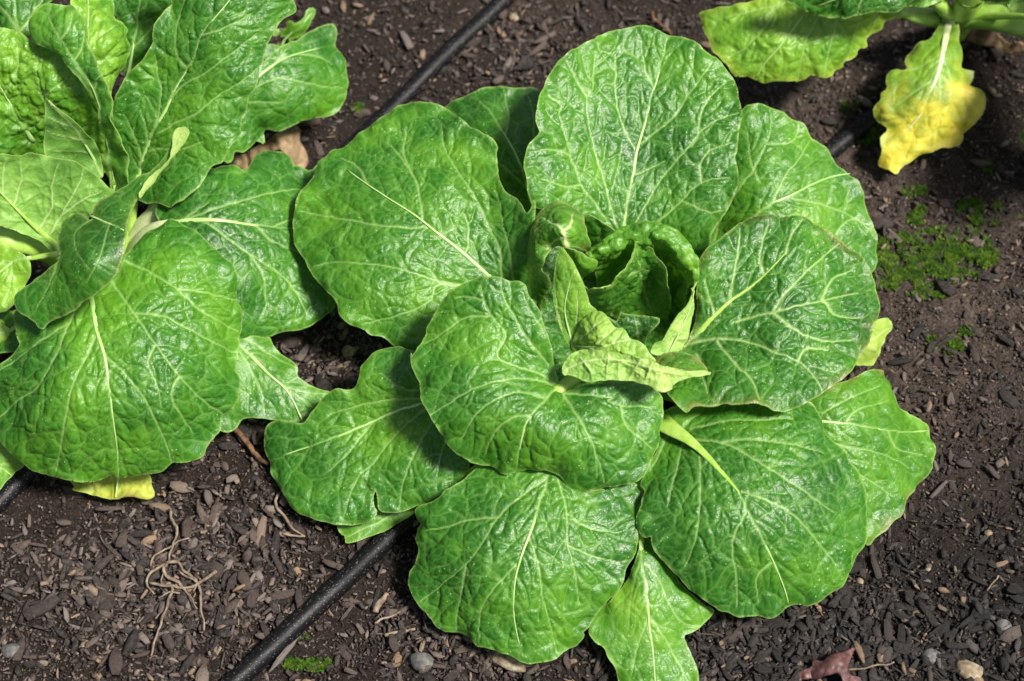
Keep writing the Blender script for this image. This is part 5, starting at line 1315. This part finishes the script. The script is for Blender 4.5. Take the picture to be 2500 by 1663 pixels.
rl = dry_sheet('fallen_leaf', 'X4', [(305, 1445), (400, 1400), (470, 1375), (480, 1330), (490, 1295), (560, 1325), (600, 1300), (640, 1265), (760, 1240), (830, 1205), (875, 1185), (845, 1240), (820, 1300), (800, 1340), (805, 1430), (840, 1450), (900, 1460), (940, 1500), (930, 1560), (780, 1560), (720, 1430), (640, 1440), (520, 1480), (450, 1475), (380, 1490), (330, 1500)],
               [(305, 1445, .006), (500, 1300, .012), (870, 1190, .010), (650, 1370, .022), (800, 1400, .018), (930, 1520, .008), (480, 1470, .008), (760, 1500, .014)], M_RED, 'dry purplish red fallen leaf at the bottom right edge', 'fallen leaf', 0.006, 60, 8, step=4.0)
V, F = joined([strand(cv('X4', [(800, 1388), (900, 1385), (1030, 1360), (1220, 1337)]), .0008, .0006, 0.012, 39)])
mesh_obj('stem', V, F, M_ROOT, rl)
dry_sheet('dead_leaf', 'V1', [(1440, 1060), (1480, 1010), (1560, 980), (1640, 930), (1700, 900), (1800, 820), (1870, 800), (1915, 830), (1910, 900), (1950, 960), (1965, 1030), (1935, 1085), (1880, 1065), (1830, 1000), (1790, 960), (1720, 970), (1640, 1000), (1600, 1060), (1540, 1110), (1470, 1090)],
          [(1450, 1060, .02), (1640, 940, .035), (1860, 810, .035), (1950, 1040, .015), (1800, 930, .040), (1560, 1080, .02)], M_DRY, 'withered crumpled brown leaf beside the left cabbage', 'dead leaf', 0.018, 40, 9)
dry_sheet('dead_leaf', 'W2', [(1920, 160), (1990, 200), (2080, 190), (2180, 230), (2260, 290), (2340, 280), (2357, 330), (2250, 370), (2150, 330), (2050, 300), (1960, 290), (1925, 230)],
          [(1930, 180, .03), (2080, 200, .03), (2260, 300, .02), (2200, 350, .01), (2000, 290, .012)], M_DRY, 'withered brown leaf in the shade right of the yellow leaf', 'dead leaf', 0.014, 40, 10)

# ------------------------------------------------------------------ weed and moss
weed = empty('weed')
tag(weed, 'small green weed seedling behind the left cabbage near the top', 'weed')
leaf(weed, 'V1', [(1955, 70), (1990, 50), (2015, 62), (2005, 110), (1985, 140), (1960, 190), (1930, 230), (1880, 250), (1850, 275), (1830, 240), (1795, 245), (1800, 200), (1830, 180), (1820, 150), (1850, 125), (1880, 150), (1920, 130), (1945, 105)],
     [(2000, 60, .05), (1900, 170, .045), (1810, 240, .035), (1860, 270, .03)], [[(1790, 290), (1840, 220), (1920, 170), (1990, 80)]], tone=0.5, amp=0.4, rib_w=3, crown=ground(690, 130)[0], stalk_w=0.002, vw=2)
leaf(weed, 'V1', [(1735, 200), (1760, 180), (1785, 195), (1775, 225), (1745, 225)], [(1735, 200, .03), (1785, 200, .03), (1760, 225, .028)], [], tone=0.6, rib=False)
leaf(weed, 'V1', [(1650, 300), (1720, 290), (1790, 300), (1830, 330), (1780, 360), (1700, 390), (1650, 360)], [(1650, 300, .03), (1830, 330, .02), (1700, 390, .022)], [], tone=0.35, rib=False)


def moss(label, spots, seed):
    """cushions of tiny moss leaves"""
    r = np.random.default_rng(seed)
    Vs, Fs, off = [], [], 0
    for (px, py, rad, n) in spots:
        a = r.uniform(0, 2*np.pi, n); q = np.sqrt(r.random(n))*rad
        x = px+q*np.cos(a)*1.25; y = py+q*np.sin(a)*0.75
        m = fbm(x/28, y/28, seed, 3) > -0.10+0.22*(q/rad)+0.10*r.normal(size=n)
        x, y = x[m], y[m]
        if not len(x): continue
        g = ground(x, y, 0.001)
        h = 0.0010+0.0022*np.clip(fbm(x/22, y/22, seed+4, 2)*2+0.4, 0, 1)
        for s in range(3):
            t = r.uniform(0, 2*np.pi, len(g)); ln = r.uniform(0.0012, 0.0030, len(g)); wd = ln*0.32
            dx, dy = np.cos(t), np.sin(t)
            top = g+np.stack([dx*ln, dy*ln, h+ln*r.uniform(0.1, 0.9, len(g))], 1)
            b1 = g+np.stack([-dy*wd, dx*wd, h*0.6], 1); b2 = g+np.stack([dy*wd, -dx*wd, h*0.6], 1)
            V = np.stack([b1, b2, top], 1).reshape(-1, 3)
            Vs.append(V); Fs.append(np.arange(len(V)).reshape(-1, 3)+off); off += len(V)
    o = mesh_obj('moss', np.vstack(Vs), np.vstack(Fs), M_MOSS, smooth=False)
    return tag(o, label, 'moss', kind='stuff')


M_MOSS = simple_mat('moss', [(0.010, 0.030, 0.003), (0.038, 0.088, 0.005), (0.115, 0.18, 0.010)], 160, 0.7, 0.0, 300, 0.001, 0.2)
moss('bright green moss patch on the bare soil right of the middle cabbage', [(2220, 620, 70, 2600), (2320, 610, 80, 3400), (2190, 670, 60, 2400), (2280, 665, 90, 3200), (2390, 630, 40, 1300), (2240, 530, 30, 600), (2230, 470, 25, 400), (2390, 510, 45, 1300), (2410, 540, 30, 500), (2420, 410, 25, 500), (2470, 530, 18, 250)], 5)
moss('small scattered moss tufts below the big moss patch at right', [(2300, 835, 32, 650), (2360, 810, 22, 350), (2325, 850, 22, 300)], 6)
moss('dark moss tufts beside the drip pipe at the lower edge', [(790, 1485, 20, 160), (720, 1625, 22, 160), (780, 1625, 28, 260), (735, 1555, 14, 90)], 7)
moss('moss tufts in the shade by the upper right drip pipe', [(2070, 255, 24, 450), (2120, 330, 35, 700), (880, 265, 20, 350), (1930, 440, 14, 150)], 8)
